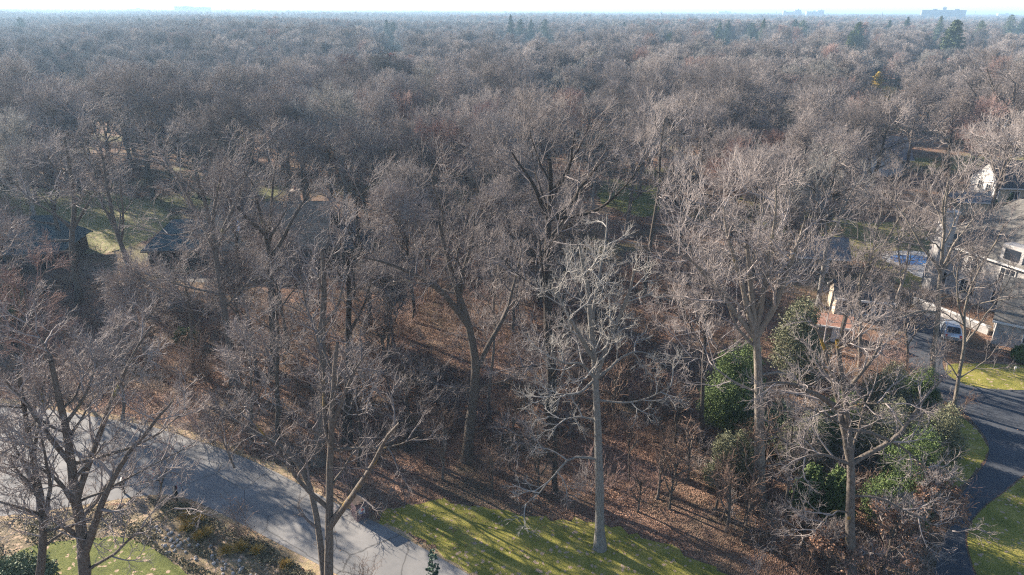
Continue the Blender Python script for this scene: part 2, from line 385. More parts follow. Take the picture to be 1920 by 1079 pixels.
def oak(seed, h=22.0, q=(8, 7, 6, 4), nl=7, fork=0.38, spread=0.75, r=0.38, thick=1.0, lean=0.04, limbm=9, up=0.07):
    rng = np.random.default_rng(seed)
    tp = np.zeros((1, 12, 3)); z = np.linspace(0, h * 0.80, 12); wob = np.cumsum(rng.normal(0, 0.018 * h / 12 * 3, (12, 2)), 0); wob -= wob[0]
    tp[0, :, 2] = z; tp[0, :, 0] = wob[:, 0] + lean * z * rng.normal(); tp[0, :, 1] = wob[:, 1] + lean * z * rng.normal()
    s = np.linspace(0, 1, 12); tr = (r * (1 - s) ** 0.75 + 0.05)[None]; tr[0, 0] *= 1.45; tr[0, 1] *= 1.05
    L = h * 0.56
    lp, lr = children(rng, tp, tr, nl, fork, 0.93, L, spread, limbm, 0.15, 0.085, 0.62, 0.07, 0.03, 0.52)
    lp2, lr2 = children(rng, tp, tr, 3, 0.86, 1.0, h * 0.26, 0.45, limbm, 0.12, 0.05, 0.8, 0.05, 0.03, 0.1)
    lp = np.concatenate([lp, lp2]); lr = np.concatenate([lr, lr2])
    tw = twigs_of(rng, lp, lr, q, h, up, thick)
    k = h / max(float(P[..., 2].max()) for P, _, _ in tw); tp, lp = tp * k, lp * k; tw = [(P * k, Q, s_) for P, Q, s_ in tw]
    return (tubes([(tp, tr, 10), (lp, lr, 6)]), tubes(tw))
def tree_meshes(name, seed, mt, mc, **kw):
    a, b = oak(seed, **kw)
    return raw_mesh(name + '_trunk', a[0], a[1], mt, True), raw_mesh(name + '_crown', b[0], b[1], mc)

def place_tree(t, name, label, loc, rz, s, group, cat='tree'):
    o = thing(name, label, cat, loc, rz, group); o.scale = (s, s, s)
    link('trunk', t[0], o); link('crown', t[1], o)
    return o
# ------------------------------------------------------------------ the setting: ground, roads, lawns
def struct(o): o['kind'] = 'structure'; return o
def flat_poly(name, px_pts, z, m, smooth_it=2, jag=0.0, seed=0, world=False):
    pts = [Vector((p[0], p[1], 0)) if world else G(*p) for p in px_pts]
    for _ in range(smooth_it):
        q = []
        for i, a in enumerate(pts):
            b = pts[(i + 1) % len(pts)]; q += [a.lerp(b, 0.25), a.lerp(b, 0.75)]
        pts = q
    if jag:
        rg = random.Random(seed); q = []
        for i, a in enumerate(pts):
            b = pts[(i + 1) % len(pts)]; k = max(1, int((b - a).length / 0.5))
            for j in range(k): c = a.lerp(b, j / k); q.append(c + Vector((rg.gauss(0, jag), rg.gauss(0, jag), 0)))
        pts = q
    me = bpy.data.meshes.new(name)
    import mathutils
    tris = mathutils.geometry.tessellate_polygon([[Vector((p.x, p.y, 0)) for p in pts]])
    ar = 0.0; fs = []
    for t in tris:
        a, b, c = (pts[i] for i in t)
        fs.append(tuple(t) if (b - a).cross(c - a).z > 0 else tuple(t)[::-1])
    me.from_pydata([(p.x, p.y, z) for p in pts], [], fs); me.materials.append(m)
    o = link(name, me); struct(o); return o, [(p.x, p.y) for p in pts]
g = bpy.data.meshes.new('ground'); B = 45000
g.from_pydata([(-B, -200, 0), (B, -200, 0), (B, B, 0), (-B, B, 0)], [], [(0, 1, 2, 3)]); g.materials.append(M['floor'])
struct(link('ground', g))
POLY = {}
def lay(key, name, pts, z, m, **kw):
    o, P = flat_poly(name, pts, z, M[m], **kw); POLY.setdefault(key, []).append(P); return o
ROAD = [(900, 1090), (790, 1026), (700, 976), (620, 940), (500, 876), (420, 843), (333, 815), (273, 797), (200, 786), (90, 768), (-120, 740), (-420, 760),
        (-420, 1040), (-60, 975), (60, 962), (190, 942), (290, 926), (350, 932), (440, 976), (520, 1019), (600, 1060), (700, 1115), (860, 1230), (1200, 1250), (1010, 1160)]
lay('road', 'road', ROAD, 0.012, 'road', smooth_it=1)
lay('verge', 'verge', [(p[0] + (10 if i < 8 else 0) - (16 if 14 <= i <= 22 else 0), p[1] - (9 if i < 12 else 0) + (11 if i >= 13 else 0)) for i, p in enumerate(ROAD)], 0.004, 'verge', smooth_it=1, jag=0.16, seed=3)
lay('lawn', 'lawn', [(690, 968), (730, 952), (800, 940), (860, 946), (930, 958), (1010, 970), (1105, 976), (1180, 996), (1260, 1026), (1340, 1060), (1420, 1100), (1500, 1180), (1200, 1240), (1010, 1150), (900, 1080), (800, 1020)], 0.008, 'lawn', smooth_it=1, jag=0.22, seed=1)
lay('lawn', 'garden_bed', [(190, 948), (290, 934), (340, 944), (430, 990), (520, 1034), (600, 1085), (720, 1160), (420, 1200), (100, 1180), (-120, 1100), (-60, 990), (60, 970)], 0.008, 'bed', smooth_it=1, jag=0.15, seed=5)
lay('lawn', 'green_lawn', [(168, 1010), (230, 1004), (290, 1028), (350, 1074), (420, 1150), (260, 1180), (150, 1120), (60, 1090), (0, 1060), (60, 1018)], 0.016, 'lawn_green', smooth_it=2, jag=0.06)
lay('drive', 'driveway', [(1700, 590), (1730, 575), (1790, 590), (1775, 640), (1762, 690), (1800, 722), (1880, 733), (2000, 730), (2000, 850), (1920, 888), (1880, 924), (1842, 950), (1812, 985), (1808, 1020), (1826, 1079), (1870, 1180),
     (1760, 1180), (1748, 1079), (1772, 1010), (1786, 950), (1822, 900), (1852, 866), (1856, 832), (1830, 795), (1790, 760), (1745, 742), (1710, 715), (1698, 660)], 0.012, 'drive', smooth_it=2)
lay('lawn', 'lawn', [(1786, 775), (1825, 796), (1852, 833), (1848, 862), (1815, 900), (1775, 930), (1760, 880), (1765, 800)], 0.008, 'lawn', smooth_it=1, jag=0.05)
lay('lawn', 'lawn', [(1762, 688), (1800, 680), (2050, 690), (2050, 738), (1930, 736), (1880, 736), (1800, 726)], 0.009, 'lawn', smooth_it=1, jag=0.05)
lay('lawn', 'lawn', [(1816, 985), (1846, 950), (1884, 924), (1924, 890), (2100, 860), (2200, 1180), (1890, 1180), (1830, 1079), (1812, 1020)], 0.008, 'lawn', smooth_it=1)
lay('patio', 'patio', [(1652, 472), (1700, 470), (1745, 474), (1745, 520), (1722, 522), (1690, 500), (1655, 490)], 0.012, 'concrete', smooth_it=1)
lay('patio', 'painted_blue_shade', [(1668, 478), (1738, 480), (1738, 496), (1700, 497), (1672, 490)], 0.018, 'shade_blue', smooth_it=1)  # blue-tinted shadow on the concrete, painted as a flat patch
lay('lawn', 'lawn', [(1560, 430), (1640, 415), (1760, 420), (1775, 470), (1730, 545), (1690, 540), (1650, 500), (1560, 470)], 0.008, 'lawn_far', smooth_it=1, jag=0.1)
lay('yard', 'back_lawn', [(60, 350), (220, 360), (330, 395), (300, 440), (230, 470), (160, 480), (90, 450), (-40, 430), (-60, 370)], 0.008, 'lawn_far', smooth_it=2, jag=0.25)
lay('yard', 'back_lawn', [(330, 258), (420, 248), (470, 262), (440, 276), (340, 272)], 0.008, 'lawn_far', smooth_it=2)
lay('yard', 'back_lawn', [(1200, 350), (1235, 345), (1240, 400), (1195, 410), (1110, 375), (1140, 330)], 0.008, 'lawn_green', smooth_it=1, jag=0.2)
lay('house', 'patio', [(330, 516), (420, 510), (470, 516), (480, 527), (400, 531), (330, 528)], 0.012, 'road_edge', smooth_it=1)
lay('open', 'parking_area', [(1826, 212), (1870, 204), (2000, 204), (2000, 284), (1905, 276), (1850, 255)], 0.012, 'farpave', smooth_it=1)
lay('open', 'lawn', [(1862, 292), (2000, 296), (2000, 335), (1850, 328)], 0.008, 'lawn_far', smooth_it=1)
lay('open', 'far_road', [(1684, 126.2), (1760, 127.6), (1900, 131), (1900, 135), (1760, 131.6), (1684, 130.4)], 0.012, 'concrete', smooth_it=0)
lay('open', 'parking_area', [(1690, 140), (1730, 142), (1760, 150), (1720, 152)], 0.012, 'farpave', smooth_it=1)
def grow_box(k, pts): POLY.setdefault(k, []).append([tuple(G(*p)[:2]) for p in pts])
grow_box('house', [(230, 470), (380, 455), (620, 455), (640, 520), (560, 530), (260, 530)])
grow_box('house', [(-100, 500), (95, 490), (100, 540), (-100, 560)])
grow_box('house', [(1715, 500), (2000, 480), (2000, 720), (1840, 700), (1720, 640)])
grow_box('house', [(1750, 380), (2050, 370), (2050, 460), (1750, 440)])
grow_box('house', [(1505, 290), (1720, 290), (1720, 335), (1505, 335)])
grow_box('house', [(1520, 530), (1690, 530), (1690, 680), (1520, 650)])
def inside(x, y, P):
    c = False; j = len(P) - 1
    for i in range(len(P)):
        xi, yi = P[i]; xj, yj = P[j]
        if (yi > y) != (yj > y) and x < (xj - xi) * (y - yi) / (yj - yi) + xi: c = not c
        j = i
    return c
BB = [(k, P, min(p[0] for p in P), max(p[0] for p in P), min(p[1] for p in P), max(p[1] for p in P)) for k, L in POLY.items() for P in L if k != 'verge']
def blocked(x, y, keys=None):
    for k, P, x0, x1, y0, y1 in BB:
        if (keys is None or k in keys) and x0 <= x <= x1 and y0 <= y <= y1 and inside(x, y, P): return k
    return None
# ------------------------------------------------------------------ single trees near the camera, limbs bent as in the place
HERO_AT = []
def resamp(pts, m):
    pts = np.array(pts, float); seg = np.r_[0, np.cumsum(np.linalg.norm(np.diff(pts, axis=0), axis=1))]; s = np.linspace(0, seg[-1], m)
    out = np.stack([np.interp(s, seg, pts[:, k]) for k in range(3)], 1)
    for _ in range(2): out[1:-1] = out[1:-1] * 0.5 + (out[:-2] + out[2:]) * 0.25
    return out
def hero(seed, name, label, base, trunk, r, limbs, q=(7, 6, 5, 3), auto=4, size=20, mt='bark', mc='twig', thick=1.0, group=None, up=0.07, spread=0.75, autolen=0.33, a0=0.5, cat='tree', flare=1.5, rt=0.3):
    rng = np.random.default_rng(seed); b = G(*base); HERO_AT.append((b.x, b.y)); y = b.y
    o3 = np.array(b)
    pts = [np.zeros(3)] + [np.array(V(px, py, y)) - o3 for px, py in trunk]
    tp = resamp(pts, 16); tp[2:, :2] += np.cumsum(rng.normal(0, 0.035, (14, 2)), 0)
    s = np.linspace(0, 1, 16); tr = r * (1 - (1 - rt) * s ** 1.1); tr[0] *= flare; tr[1] *= 1.08
    LP, LR = [], []
    for path, lr0 in limbs:
        p = [np.array(V(px, py, y)) - o3 for px, py in path]
        # start on the trunk
        k = np.argmin(np.linalg.norm(tp - p[0], axis=1)); p[0] = tp[k] if np.linalg.norm(tp[k] - p[0]) < 3.5 else p[0]
        lp = resamp(p, 10); L = np.linalg.norm(np.diff(lp, axis=0), axis=1).sum()
        lp[:, 1] += np.linspace(0, 1, 10) ** 1.2 * L * rng.uniform(-0.45, 0.45); lp[2:] += np.cumsum(rng.normal(0, 0.06, (8, 3)), 0) * min(1, L / 8)
        LP.append(lp); LR.append(1.15 * lr0 * (1 - 0.78 * np.linspace(0, 1, 10)))
    if auto:
        ap, ar = children(rng, tp[None], tr[None], auto, a0, 0.98, size * autolen, spread, 10, 0.15, 0.06, 0.5, 0.05, 0.03, 0.35)
        LP += list(ap); LR += list(ar)
    LP, LR = np.array(LP), np.array(LR)
    q = tuple(q); q = (q[0] - 1, q[1] - 1) + tuple(q[2:]) if len(q) > 3 else q
    if len(q) > 3: q = q[:3] + (3,)
    q = tuple(max(3, k - 1) if j < 2 else k for j, k in enumerate(q)) if len(q) > 3 else q
    tw = twigs_of(rng, LP, LR, q, size * .8, up, thick)
    t = thing(name, label, cat, b, 0, group)
    v, f = tubes([(tp[None], tr[None], 12), (LP, LR, 7)]); link('trunk', raw_mesh('trunk', v, f, M[mt], True), t)
    v, f = tubes(tw); link('crown', raw_mesh('crown', v, f, M[mc]), t)
    return t, tw, tp
hero(1, 'bare_tree', 'tall pale grey tree standing alone on the sunlit lawn, mossy at its foot', (1125, 1028), [(1123, 900), (1119, 800), (1117, 720), (1116, 690), (1108, 600), (1100, 520), (1090, 460)], 0.33,
     [([(1118, 700), (1135, 640), (1150, 590), (1165, 545), (1178, 500), (1182, 450)], .17), ([(1116, 690), (1090, 640), (1070, 590), (1050, 550), (1030, 500)], .15), ([(1117, 690), (1112, 620), (1125, 560), (1140, 500), (1150, 430)], .14),
      ([(1118, 715), (1170, 675), (1200, 665), (1250, 690)], .09), ([(1118, 705), (1085, 670), (1060, 680), (1030, 650)], .09), ([(1117, 730), (1080, 735), (1040, 725), (1000, 735)], .08), ([(1121, 858), (1085, 852), (1052, 857), (1035, 885), (975, 930)], .085),
      ([(1119, 790), (1090, 783), (1062, 794), (1030, 790)], .07), ([(1119, 760), (1170, 750), (1215, 735), (1270, 690)], .07)], mt='bark_pale', mc='twig_pale', size=13, auto=4, a0=.6, q=(7, 6, 4, 3))
hero(2, 'bare_tree', 'big forked oak with two long limbs over brown leaf litter, beside the lawn tree', (876, 862), [(880, 800), (889, 730), (893, 690), (885, 640), (868, 575), (850, 540), (835, 480), (820, 420)], 0.44,
     [([(878, 600), (840, 545), (800, 510), (755, 476), (700, 455)], .24), ([(893, 700), (912, 660), (935, 625), (955, 590), (968, 540), (985, 490)], .2), ([(860, 560), (868, 500), (885, 450), (890, 400)], .14), ([(850, 545), (800, 545), (760, 540), (710, 560)], .09),
      ([(888, 740), (850, 735), (800, 755)], .06), ([(905, 720), (960, 715), (1010, 690)], .07)], size=21, auto=4, a0=.6)
hero(3, 'bare_tree', 'slender dark tree left behind the lone lawn tree, branching low', (1040, 925), [(1039, 850), (1035, 760), (1030, 680), (1026, 600), (1020, 520), (1010, 450)], 0.2,
     [([(1038, 860), (1010, 820), (985, 790), (950, 780)], .07), ([(1030, 700), (1000, 690), (960, 700)], .06)], mt='bark_dark', size=16, auto=7, a0=.35)
hero(4, 'bare_tree', 'massive dark trunked oak, second row behind the lone lawn tree', (1032, 800), [(1034, 740), (1034, 660), (1027, 560), (1031, 470), (1034, 420), (1040, 360), (1035, 300)], 0.5,
     [([(1034, 430), (1060, 400), (1085, 370), (1100, 330), (1140, 290)], .24), ([(1033, 420), (1010, 370), (985, 320), (960, 280)], .2), ([(1060, 400), (1110, 400), (1160, 360), (1200, 300)], .14), ([(1036, 380), (1065, 320), (1075, 250)], .16)], mt='bark_dark', size=24, auto=4, a0=.7)
hero(5, 'bare_tree', 'dark oak with many upright limbs in front of the shingled house, left of its skylights', (441, 727), [(432, 650), (420, 580), (408, 500), (402, 450), (392, 390), (370, 330)], 0.4,
     [([(405, 480), (380, 430), (345, 380), (310, 340), (285, 300)], .2), ([(404, 460), (425, 400), (440, 340), (450, 290)], .17), ([(415, 560), (380, 545), (320, 538), (275, 520)], .13), ([(424, 570), (455, 540), (490, 520), (530, 500)], .1), ([(400, 440), (395, 370), (410, 300)], .15), ([(380, 430), (340, 440), (290, 425)], .08)], size=22, auto=4, a0=.6)
hero(6, 'bare_tree', 'straight dark oak in front of the shingled house, right of its skylights', (513, 702), [(513, 640), (508, 580), (507, 520), (500, 460), (492, 420), (480, 370)], 0.4,
     [([(505, 500), (530, 450), (550, 400), (575, 350)], .2), ([(495, 440), (470, 410), (440, 370), (415, 340)], .18), ([(508, 545), (545, 542), (580, 525), (620, 500)], .11), ([(500, 450), (515, 400), (510, 340), (520, 290)], .16), ([(508, 580), (530, 570), (560, 575)], .06)], size=21, auto=4, a0=.6)
hero(7, 'bare_tree', 'wide vase shaped tree of many grey limbs rising behind the evergreen thicket', (1425, 950), [(1424, 880), (1424, 780), (1422, 700), (1420, 640), (1418, 590), (1412, 520), (1408, 450)], 0.42,
     [([(1420, 650), (1390, 600), (1360, 560), (1330, 530), (1290, 490)], .2), ([(1420, 640), (1400, 580), (1380, 500), (1355, 430), (1345, 370)], .2), ([(1422, 640), (1440, 580), (1455, 520), (1462, 450), (1468, 380)], .2), ([(1422, 650), (1450, 590), (1490, 540), (1520, 470)], .14),
      ([(1420, 620), (1425, 560), (1425, 480), (1440, 400), (1435, 340)], .18), ([(1400, 590), (1350, 545), (1310, 500), (1265, 480)], .12), ([(1422, 740), (1370, 720), (1330, 690), (1290, 700)], .08), ([(1423, 700), (1465, 690), (1500, 715), (1545, 745)], .09)], size=23, auto=4, a0=.6, mt='bark_tan')
hero(8, 'bare_tree', 'large bottom right oak with orange lichen on its crooked limbs', (1594, 1100), [(1595, 1050), (1600, 980), (1602, 900), (1600, 860), (1598, 800), (1592, 740), (1585, 680), (1580, 640)], 0.33,
     [([(1600, 880), (1585, 820), (1575, 760), (1568, 700), (1560, 650), (1530, 600)], .2), ([(1605, 868), (1640, 848), (1680, 835), (1715, 800), (1750, 760), (1790, 740)], .15), ([(1600, 880), (1575, 865), (1540, 850), (1500, 860)], .12), ([(1585, 790), (1545, 745), (1510, 715), (1455, 690), (1410, 690)], .17),
      ([(1598, 800), (1640, 810), (1670, 830), (1720, 860), (1770, 900)], .1), ([(1592, 740), (1620, 690), (1640, 640), (1650, 600)], .12), ([(1600, 930), (1650, 920), (1700, 950), (1760, 960)], .07), ([(1600, 960), (1560, 950), (1520, 980)], .05)], size=15, auto=5, a0=.5, mt='bark_moss', mc='twig', q=(7, 6, 4, 3))
hero(9, 'bare_tree', 'tall straight grey trunk between the black driveway and the white stone house', (1745, 728), [(1752, 660), (1760, 590), (1765, 540), (1768, 500), (1778, 430), (1785, 350)], 0.27,
     [([(1767, 500), (1740, 460), (1725, 420), (1700, 370)], .14), ([(1768, 500), (1800, 450), (1830, 420), (1860, 390)], .13), ([(1763, 580), (1720, 580), (1680, 600), (1640, 590)], .12), ([(1765, 560), (1810, 540), (1850, 520)], .1), ([(1776, 440), (1760, 380), (1765, 320)], .1)], size=18, auto=7, a0=.5, mt='bark_tan', q=(7, 6, 4, 3))
hero(10, 'bare_tree', 'crooked thin tree on the bank between driveway and garage wing', (1788, 770), [(1800, 700), (1812, 640), (1806, 590), (1818, 540), (1845, 490), (1870, 450)], 0.18,
     [([(1806, 600), (1790, 560), (1780, 520), (1790, 470)], .09), ([(1812, 640), (1850, 600), (1890, 560), (1930, 520)], .08), ([(1800, 700), (1770, 670), (1730, 650)], .06), ([(1800, 700), (1840, 680), (1870, 640)], .06)], size=14, auto=7, a0=.35, q=(7, 6, 4, 3), mt='bark_tan')
hero(11, 'bare_tree', 'twin trunked tree in front of the road, its left stem yellow with lichen', (612, 1180), [(615, 1080), (616, 1000), (612, 920), (614, 840), (617, 770), (622, 700), (632, 640)], 0.3,
     [([(606, 1120), (588, 1020), (574, 950), (540, 905), (490, 888), (430, 876), (375, 868), (335, 846)], .2), ([(620, 1000), (650, 935), (685, 870), (715, 810), (735, 760), (770, 700)], .2), ([(574, 950), (562, 900), (558, 860), (520, 820), (500, 780)], .12), ([(614, 830), (600, 770), (590, 700), (570, 650)], .12),
      ([(617, 800), (640, 750), (660, 690), (690, 650)], .12), ([(612, 900), (650, 870), (670, 830)], .07), ([(700, 840), (740, 830), (790, 800)], .09), ([(440, 878), (420, 840), (400, 800)], .05)], size=14, auto=4, a0=.55, mt='bark_moss', mc='twig', q=(7, 5, 4, 3))
hero(12, 'bare_tree', 'broad oak filling the bottom left corner, a long limb reaching right across the road', (150, 1190), [(158, 1080), (152, 1000), (140, 930), (130, 860), (120, 800), (105, 740), (95, 680)], 0.38,
     [([(155, 1040), (190, 960), (225, 880), (265, 820), (310, 775), (350, 735)], .2), ([(145, 960), (150, 880), (165, 800), (180, 740), (210, 680)], .17), ([(150, 1000), (100, 960), (50, 930), (0, 900)], .14), ([(130, 870), (90, 800), (60, 740), (30, 690)], .14), ([(160, 1060), (230, 1020), (290, 960), (345, 930)], .09),
      ([(140, 930), (100, 870), (60, 850), (10, 820)], .11), ([(200, 940), (260, 900), (320, 880)], .07), ([(220, 890), (270, 850), (330, 800)], .1), ([(120, 800), (150, 750), (160, 690)], .1)], size=14, auto=7, a0=.4, mt='bark', mc='twig', q=(8, 6, 5, 3))
hero(13, 'bare_tree', 'leaning grey tree left of the broad corner oak, above the flowering shrub', (60, 1200), [(70, 1080), (78, 1000), (70, 920), (55, 840), (30, 770), (20, 700)], 0.27,
     [([(75, 980), (110, 900), (120, 820), (125, 760)], .12), ([(70, 920), (20, 880), (-30, 830)], .12), ([(78, 1020), (130, 990), (190, 1000), (240, 960)], .08), ([(60, 860), (70, 790), (60, 720)], .1)], size=13, auto=7, a0=.35, q=(8, 6, 5, 3))
hero(14, 'bare_tree', 'grey trunk right of the far left roof with level side limbs', (150, 568), [(143, 520), (136, 470), (135, 430), (140, 380), (130, 310), (120, 260)], 0.42,
     [([(135, 460), (90, 450), (40, 440), (-10, 430)], .14), ([(136, 440), (110, 400), (70, 370), (40, 320)], .16), ([(137, 430), (160, 390), (190, 350), (210, 290)], .17), ([(136, 480), (100, 470), (60, 450)], .09)], size=22, auto=5, a0=.5)
hero(15, 'bare_tree', 'dark leaning oak at the left gable of the shingled house', (258, 585), [(252, 540), (240, 490), (222, 445), (210, 410), (200, 350), (190, 290)], 0.36,
     [([(230, 460), (240, 420), (250, 370), (260, 310)], .16), ([(215, 430), (190, 400), (160, 350), (150, 300)], .14), ([(245, 510), (290, 530), (340, 540), (400, 545)], .12)], size=21, auto=5, a0=.5)
hero(16, 'bare_tree', 'tall slim tree with a bent brown trunk beside the small green glade', (1206, 572), [(1213, 500), (1222, 430), (1232, 380), (1236, 330), (1240, 280), (1245, 230)], 0.3,
     [([(1232, 380), (1260, 340), (1280, 290)], .12), ([(1236, 350), (1215, 310), (1195, 260)], .12)], size=20, auto=6, a0=.55)
hero(17, 'bare_tree', 'dark trunk in shade between the shingled house and the big forked oak', (693, 612), [(692, 560), (690, 510), (680, 470), (670, 430), (672, 370)], 0.3,
     [([(690, 520), (710, 480), (715, 430)], .12), ([(685, 490), (660, 450), (640, 400)], .12)], size=19, auto=6, a0=.5, mt='bark_dark')
hero(18, 'bare_tree', 'thick trunk rising directly behind the brick chimney of the beige house', (1876, 338), [(1884, 290), (1888, 265), (1893, 240), (1898, 210), (1900, 180), (1905, 140)], 0.55,
     [([(1890, 262), (1870, 240), (1850, 225), (1830, 200)], .25), ([(1892, 250), (1915, 230), (1940, 215)], .25), ([(1897, 215), (1880, 180), (1865, 150)], .2)], size=24, auto=5, a0=.5, q=(7, 6, 5))
hero(19, 'bare_tree', 'pale leaning trunk left of the brick chimney of the beige house', (1843, 332), [(1850, 300), (1858, 265), (1866, 235), (1872, 200), (1860, 160), (1850, 130)], 0.45,
     [([(1866, 240), (1840, 200), (1820, 170), (1800, 150)], .22), ([(1870, 215), (1895, 180), (1915, 150)], .2)], size=24, auto=5, a0=.5, q=(7, 6, 5), mt='bark')
_sm = hero(20, 'small_bare_tree', 'small crooked bare tree beside the black mailboxes, a few red leaves left on it', (292, 948), [(300, 922), (303, 905), (312, 885), (318, 870), (320, 850)], 0.09,
     [([(301, 915), (293, 890), (296, 865)], .05), ([(312, 887), (335, 885), (350, 890)], .04), ([(318, 872), (335, 850), (345, 830)], .04)], size=5.5, auto=4, a0=.35, q=(6, 4, 3), thick=0.9, spread=.8)
hero(21, 'bare_tree', 'thin leaning tree between the two oaks of the shingled house', (481, 705), [(474, 640), (466, 590), (455, 550), (445, 500), (440, 440)], 0.17, [([(466, 590), (480, 540), (490, 490)], .06)], size=16, auto=6, a0=.4, mt='bark')
hero(22, 'bare_tree', 'slender dark tree at the left edge of the evergreen thicket', (1318, 842), [(1317, 760), (1318, 700), (1320, 620), (1316, 540), (1322, 470)], 0.19, [([(1318, 650), (1290, 600), (1270, 540)], .08), ([(1318, 600), (1345, 545), (1350, 490)], .07)], size=17, auto=7, a0=.4, mt='bark_dark')
hero(23, 'bare_tree', 'pale twin stemmed tree in front of the shaded garden shed', (1535, 575), [(1540, 520), (1545, 480), (1548, 440), (1540, 390), (1530, 340)], 0.32,
     [([(1542, 505), (1520, 460), (1510, 410), (1500, 360)], .18), ([(1546, 470), (1570, 420), (1585, 370), (1600, 320)], .16), ([(1540, 520), (1500, 500), (1480, 440)], .1)], size=20, auto=5, a0=.5, mt='bark_pale', mc='twig_pale')
hero(24, 'bare_tree', 'leaning pale limbed tree over the terracotta roof', (1572, 665), [(1580, 610), (1600, 550), (1625, 505), (1650, 470), (1675, 430), (1700, 390)], 0.26,
     [([(1620, 512), (1640, 460), (1650, 400), (1660, 350)], .14), ([(1600, 550), (1640, 540), (1680, 530)], .08), ([(1650, 470), (1690, 455), (1720, 440)], .09)], size=18, auto=5, a0=.5, mt='bark_tan', mc='twig')
hero(25, 'bare_tree', 'two stemmed brown tree on the grass left of the pale patio', (1672, 600), [(1680, 560), (1695, 520), (1700, 480), (1705, 440), (1720, 390)], 0.2,
     [([(1690, 530), (1680, 480), (1670, 430), (1660, 380)], .12), ([(1704, 450), (1730, 410), (1745, 360)], .1)], size=18, auto=5, a0=.45, mt='bark_tan', mc='twig')
hero(26, 'bare_tree', 'small dark crooked tree at the roadside brush, left of the forked oak', (766, 845), [(764, 810), (766, 780), (760, 740), (768, 700)], 0.14, [([(765, 800), (790, 770), (800, 740)], .06)], size=9, auto=6, a0=.4, mt='bark_dark', q=(6, 5, 4))
hero(27, 'bare_tree', 'short dark trunk in the brush just above the road bend', (674, 872), [(675, 830), (672, 780), (668, 740), (675, 690)], 0.16, [([(674, 800), (650, 760), (640, 720)], .07)], size=12, auto=6, a0=.4, mt='bark_dark', q=(6, 5, 4))
hero(28, 'bare_tree', 'leaning brown tree above the road bend, among the roadside brush', (362, 700), [(362, 650), (358, 600), (350, 560), (340, 500)], 0.2, [([(360, 620), (385, 580), (400, 540)], .08)], size=16, auto=6, a0=.4, mt='bark')
hero(29, 'bare_tree', 'slender tree rising right of the forked oak, out of the sunny leaf litter', (918, 790), [(916, 740), (922, 690), (930, 620), (925, 560), (935, 500)], 0.17, [], size=16, auto=7, a0=.45, mt='bark')
hero(30, 'bare_tree', 'tall reddish tipped tree at the left edge, above the roadside leaf litter', (60, 800), [(66, 720), (60, 660), (50, 600), (40, 540)], 0.2, [([(62, 690), (90, 640), (110, 600)], .09), ([(60, 670), (30, 630), (0, 590)], .09)], size=15, auto=6, a0=.35, mc='twig_red', q=(8, 7, 5, 3))
hero(31, 'bare_tree', 'small pinkish tree in the brush left of the yellow lichened twin tree', (470, 830), [(472, 780), (465, 730), (470, 690), (462, 650)], 0.15, [([(470, 760), (500, 710), (520, 670)], .07), ([(468, 750), (440, 710), (420, 680)], .07)], size=11, auto=7, a0=.3, mc='twig', q=(8, 7, 4), thick=1.2)
hero(32, 'bare_tree', 'low spreading bare tree in the brush at the left above the road junction', (230, 790), [(232, 750), (226, 710), (230, 670), (220, 630)], 0.15, [([(230, 730), (270, 690), (300, 660)], .07), ([(228, 720), (190, 680), (160, 660)], .07)], size=12, auto=7, a0=.3, mc='twig', q=(8, 7, 4), thick=1.2)
hero(33, 'bare_tree', 'thin twin stems with light bark at the right edge of the leaf litter', (1472, 1010), [(1475, 950), (1480, 880), (1484, 820), (1490, 760)], 0.12, [([(1474, 980), (1490, 900), (1498, 830), (1500, 780)], .08)], size=10, auto=6, a0=.4, mc='twig', q=(6, 6, 4))
hero(34, 'bare_tree', 'tall grey tree across the road, directly behind the twin trunked tree', (598, 868), [(600, 780), (603, 700), (600, 620), (606, 540), (600, 470)], 0.46, [([(602, 640), (575, 590), (560, 530)], .14), ([(602, 620), (635, 570), (650, 510)], .14)], size=17, auto=3, a0=.7, q=(5, 4, 3))
hero(35, 'bare_tree', 'tall dark tree across the road, between the twin trunked tree and the forked oak', (650, 836), [(652, 760), (656, 680), (650, 610), (655, 540), (650, 470)], 0.42, [([(655, 620), (680, 570), (700, 510)], .13)], size=17, auto=4, a0=.65, mt='bark_dark', q=(5, 4, 3))
hero(36, 'bare_tree', 'slim grey tree at the roadside brush, nearest the road bend', (520, 838), [(522, 770), (518, 700), (524, 640), (520, 570)], 0.22, [], size=14, auto=6, a0=.5)
hero(37, 'bare_tree', 'many limbed grey tree standing right in front of the small pale garage', (1612, 690), [(1612, 640), (1618, 590), (1612, 540), (1620, 490)], 0.2, [([(1616, 600), (1590, 560), (1575, 510)], .11), ([(1616, 590), (1650, 550), (1665, 500)], .11)], size=14, auto=8, a0=.3, mt='bark_tan', q=(8, 6, 4, 3))
hero(38, 'bare_tree', 'bushy low grey tree between the tall straight trunk and the parked car', (1700, 690), [(1702, 650), (1698, 610), (1704, 570)], 0.14, [([(1700, 650), (1720, 610), (1735, 580)], .07)], size=11, auto=8, a0=.25, mt='bark', q=(8, 6, 4, 3))

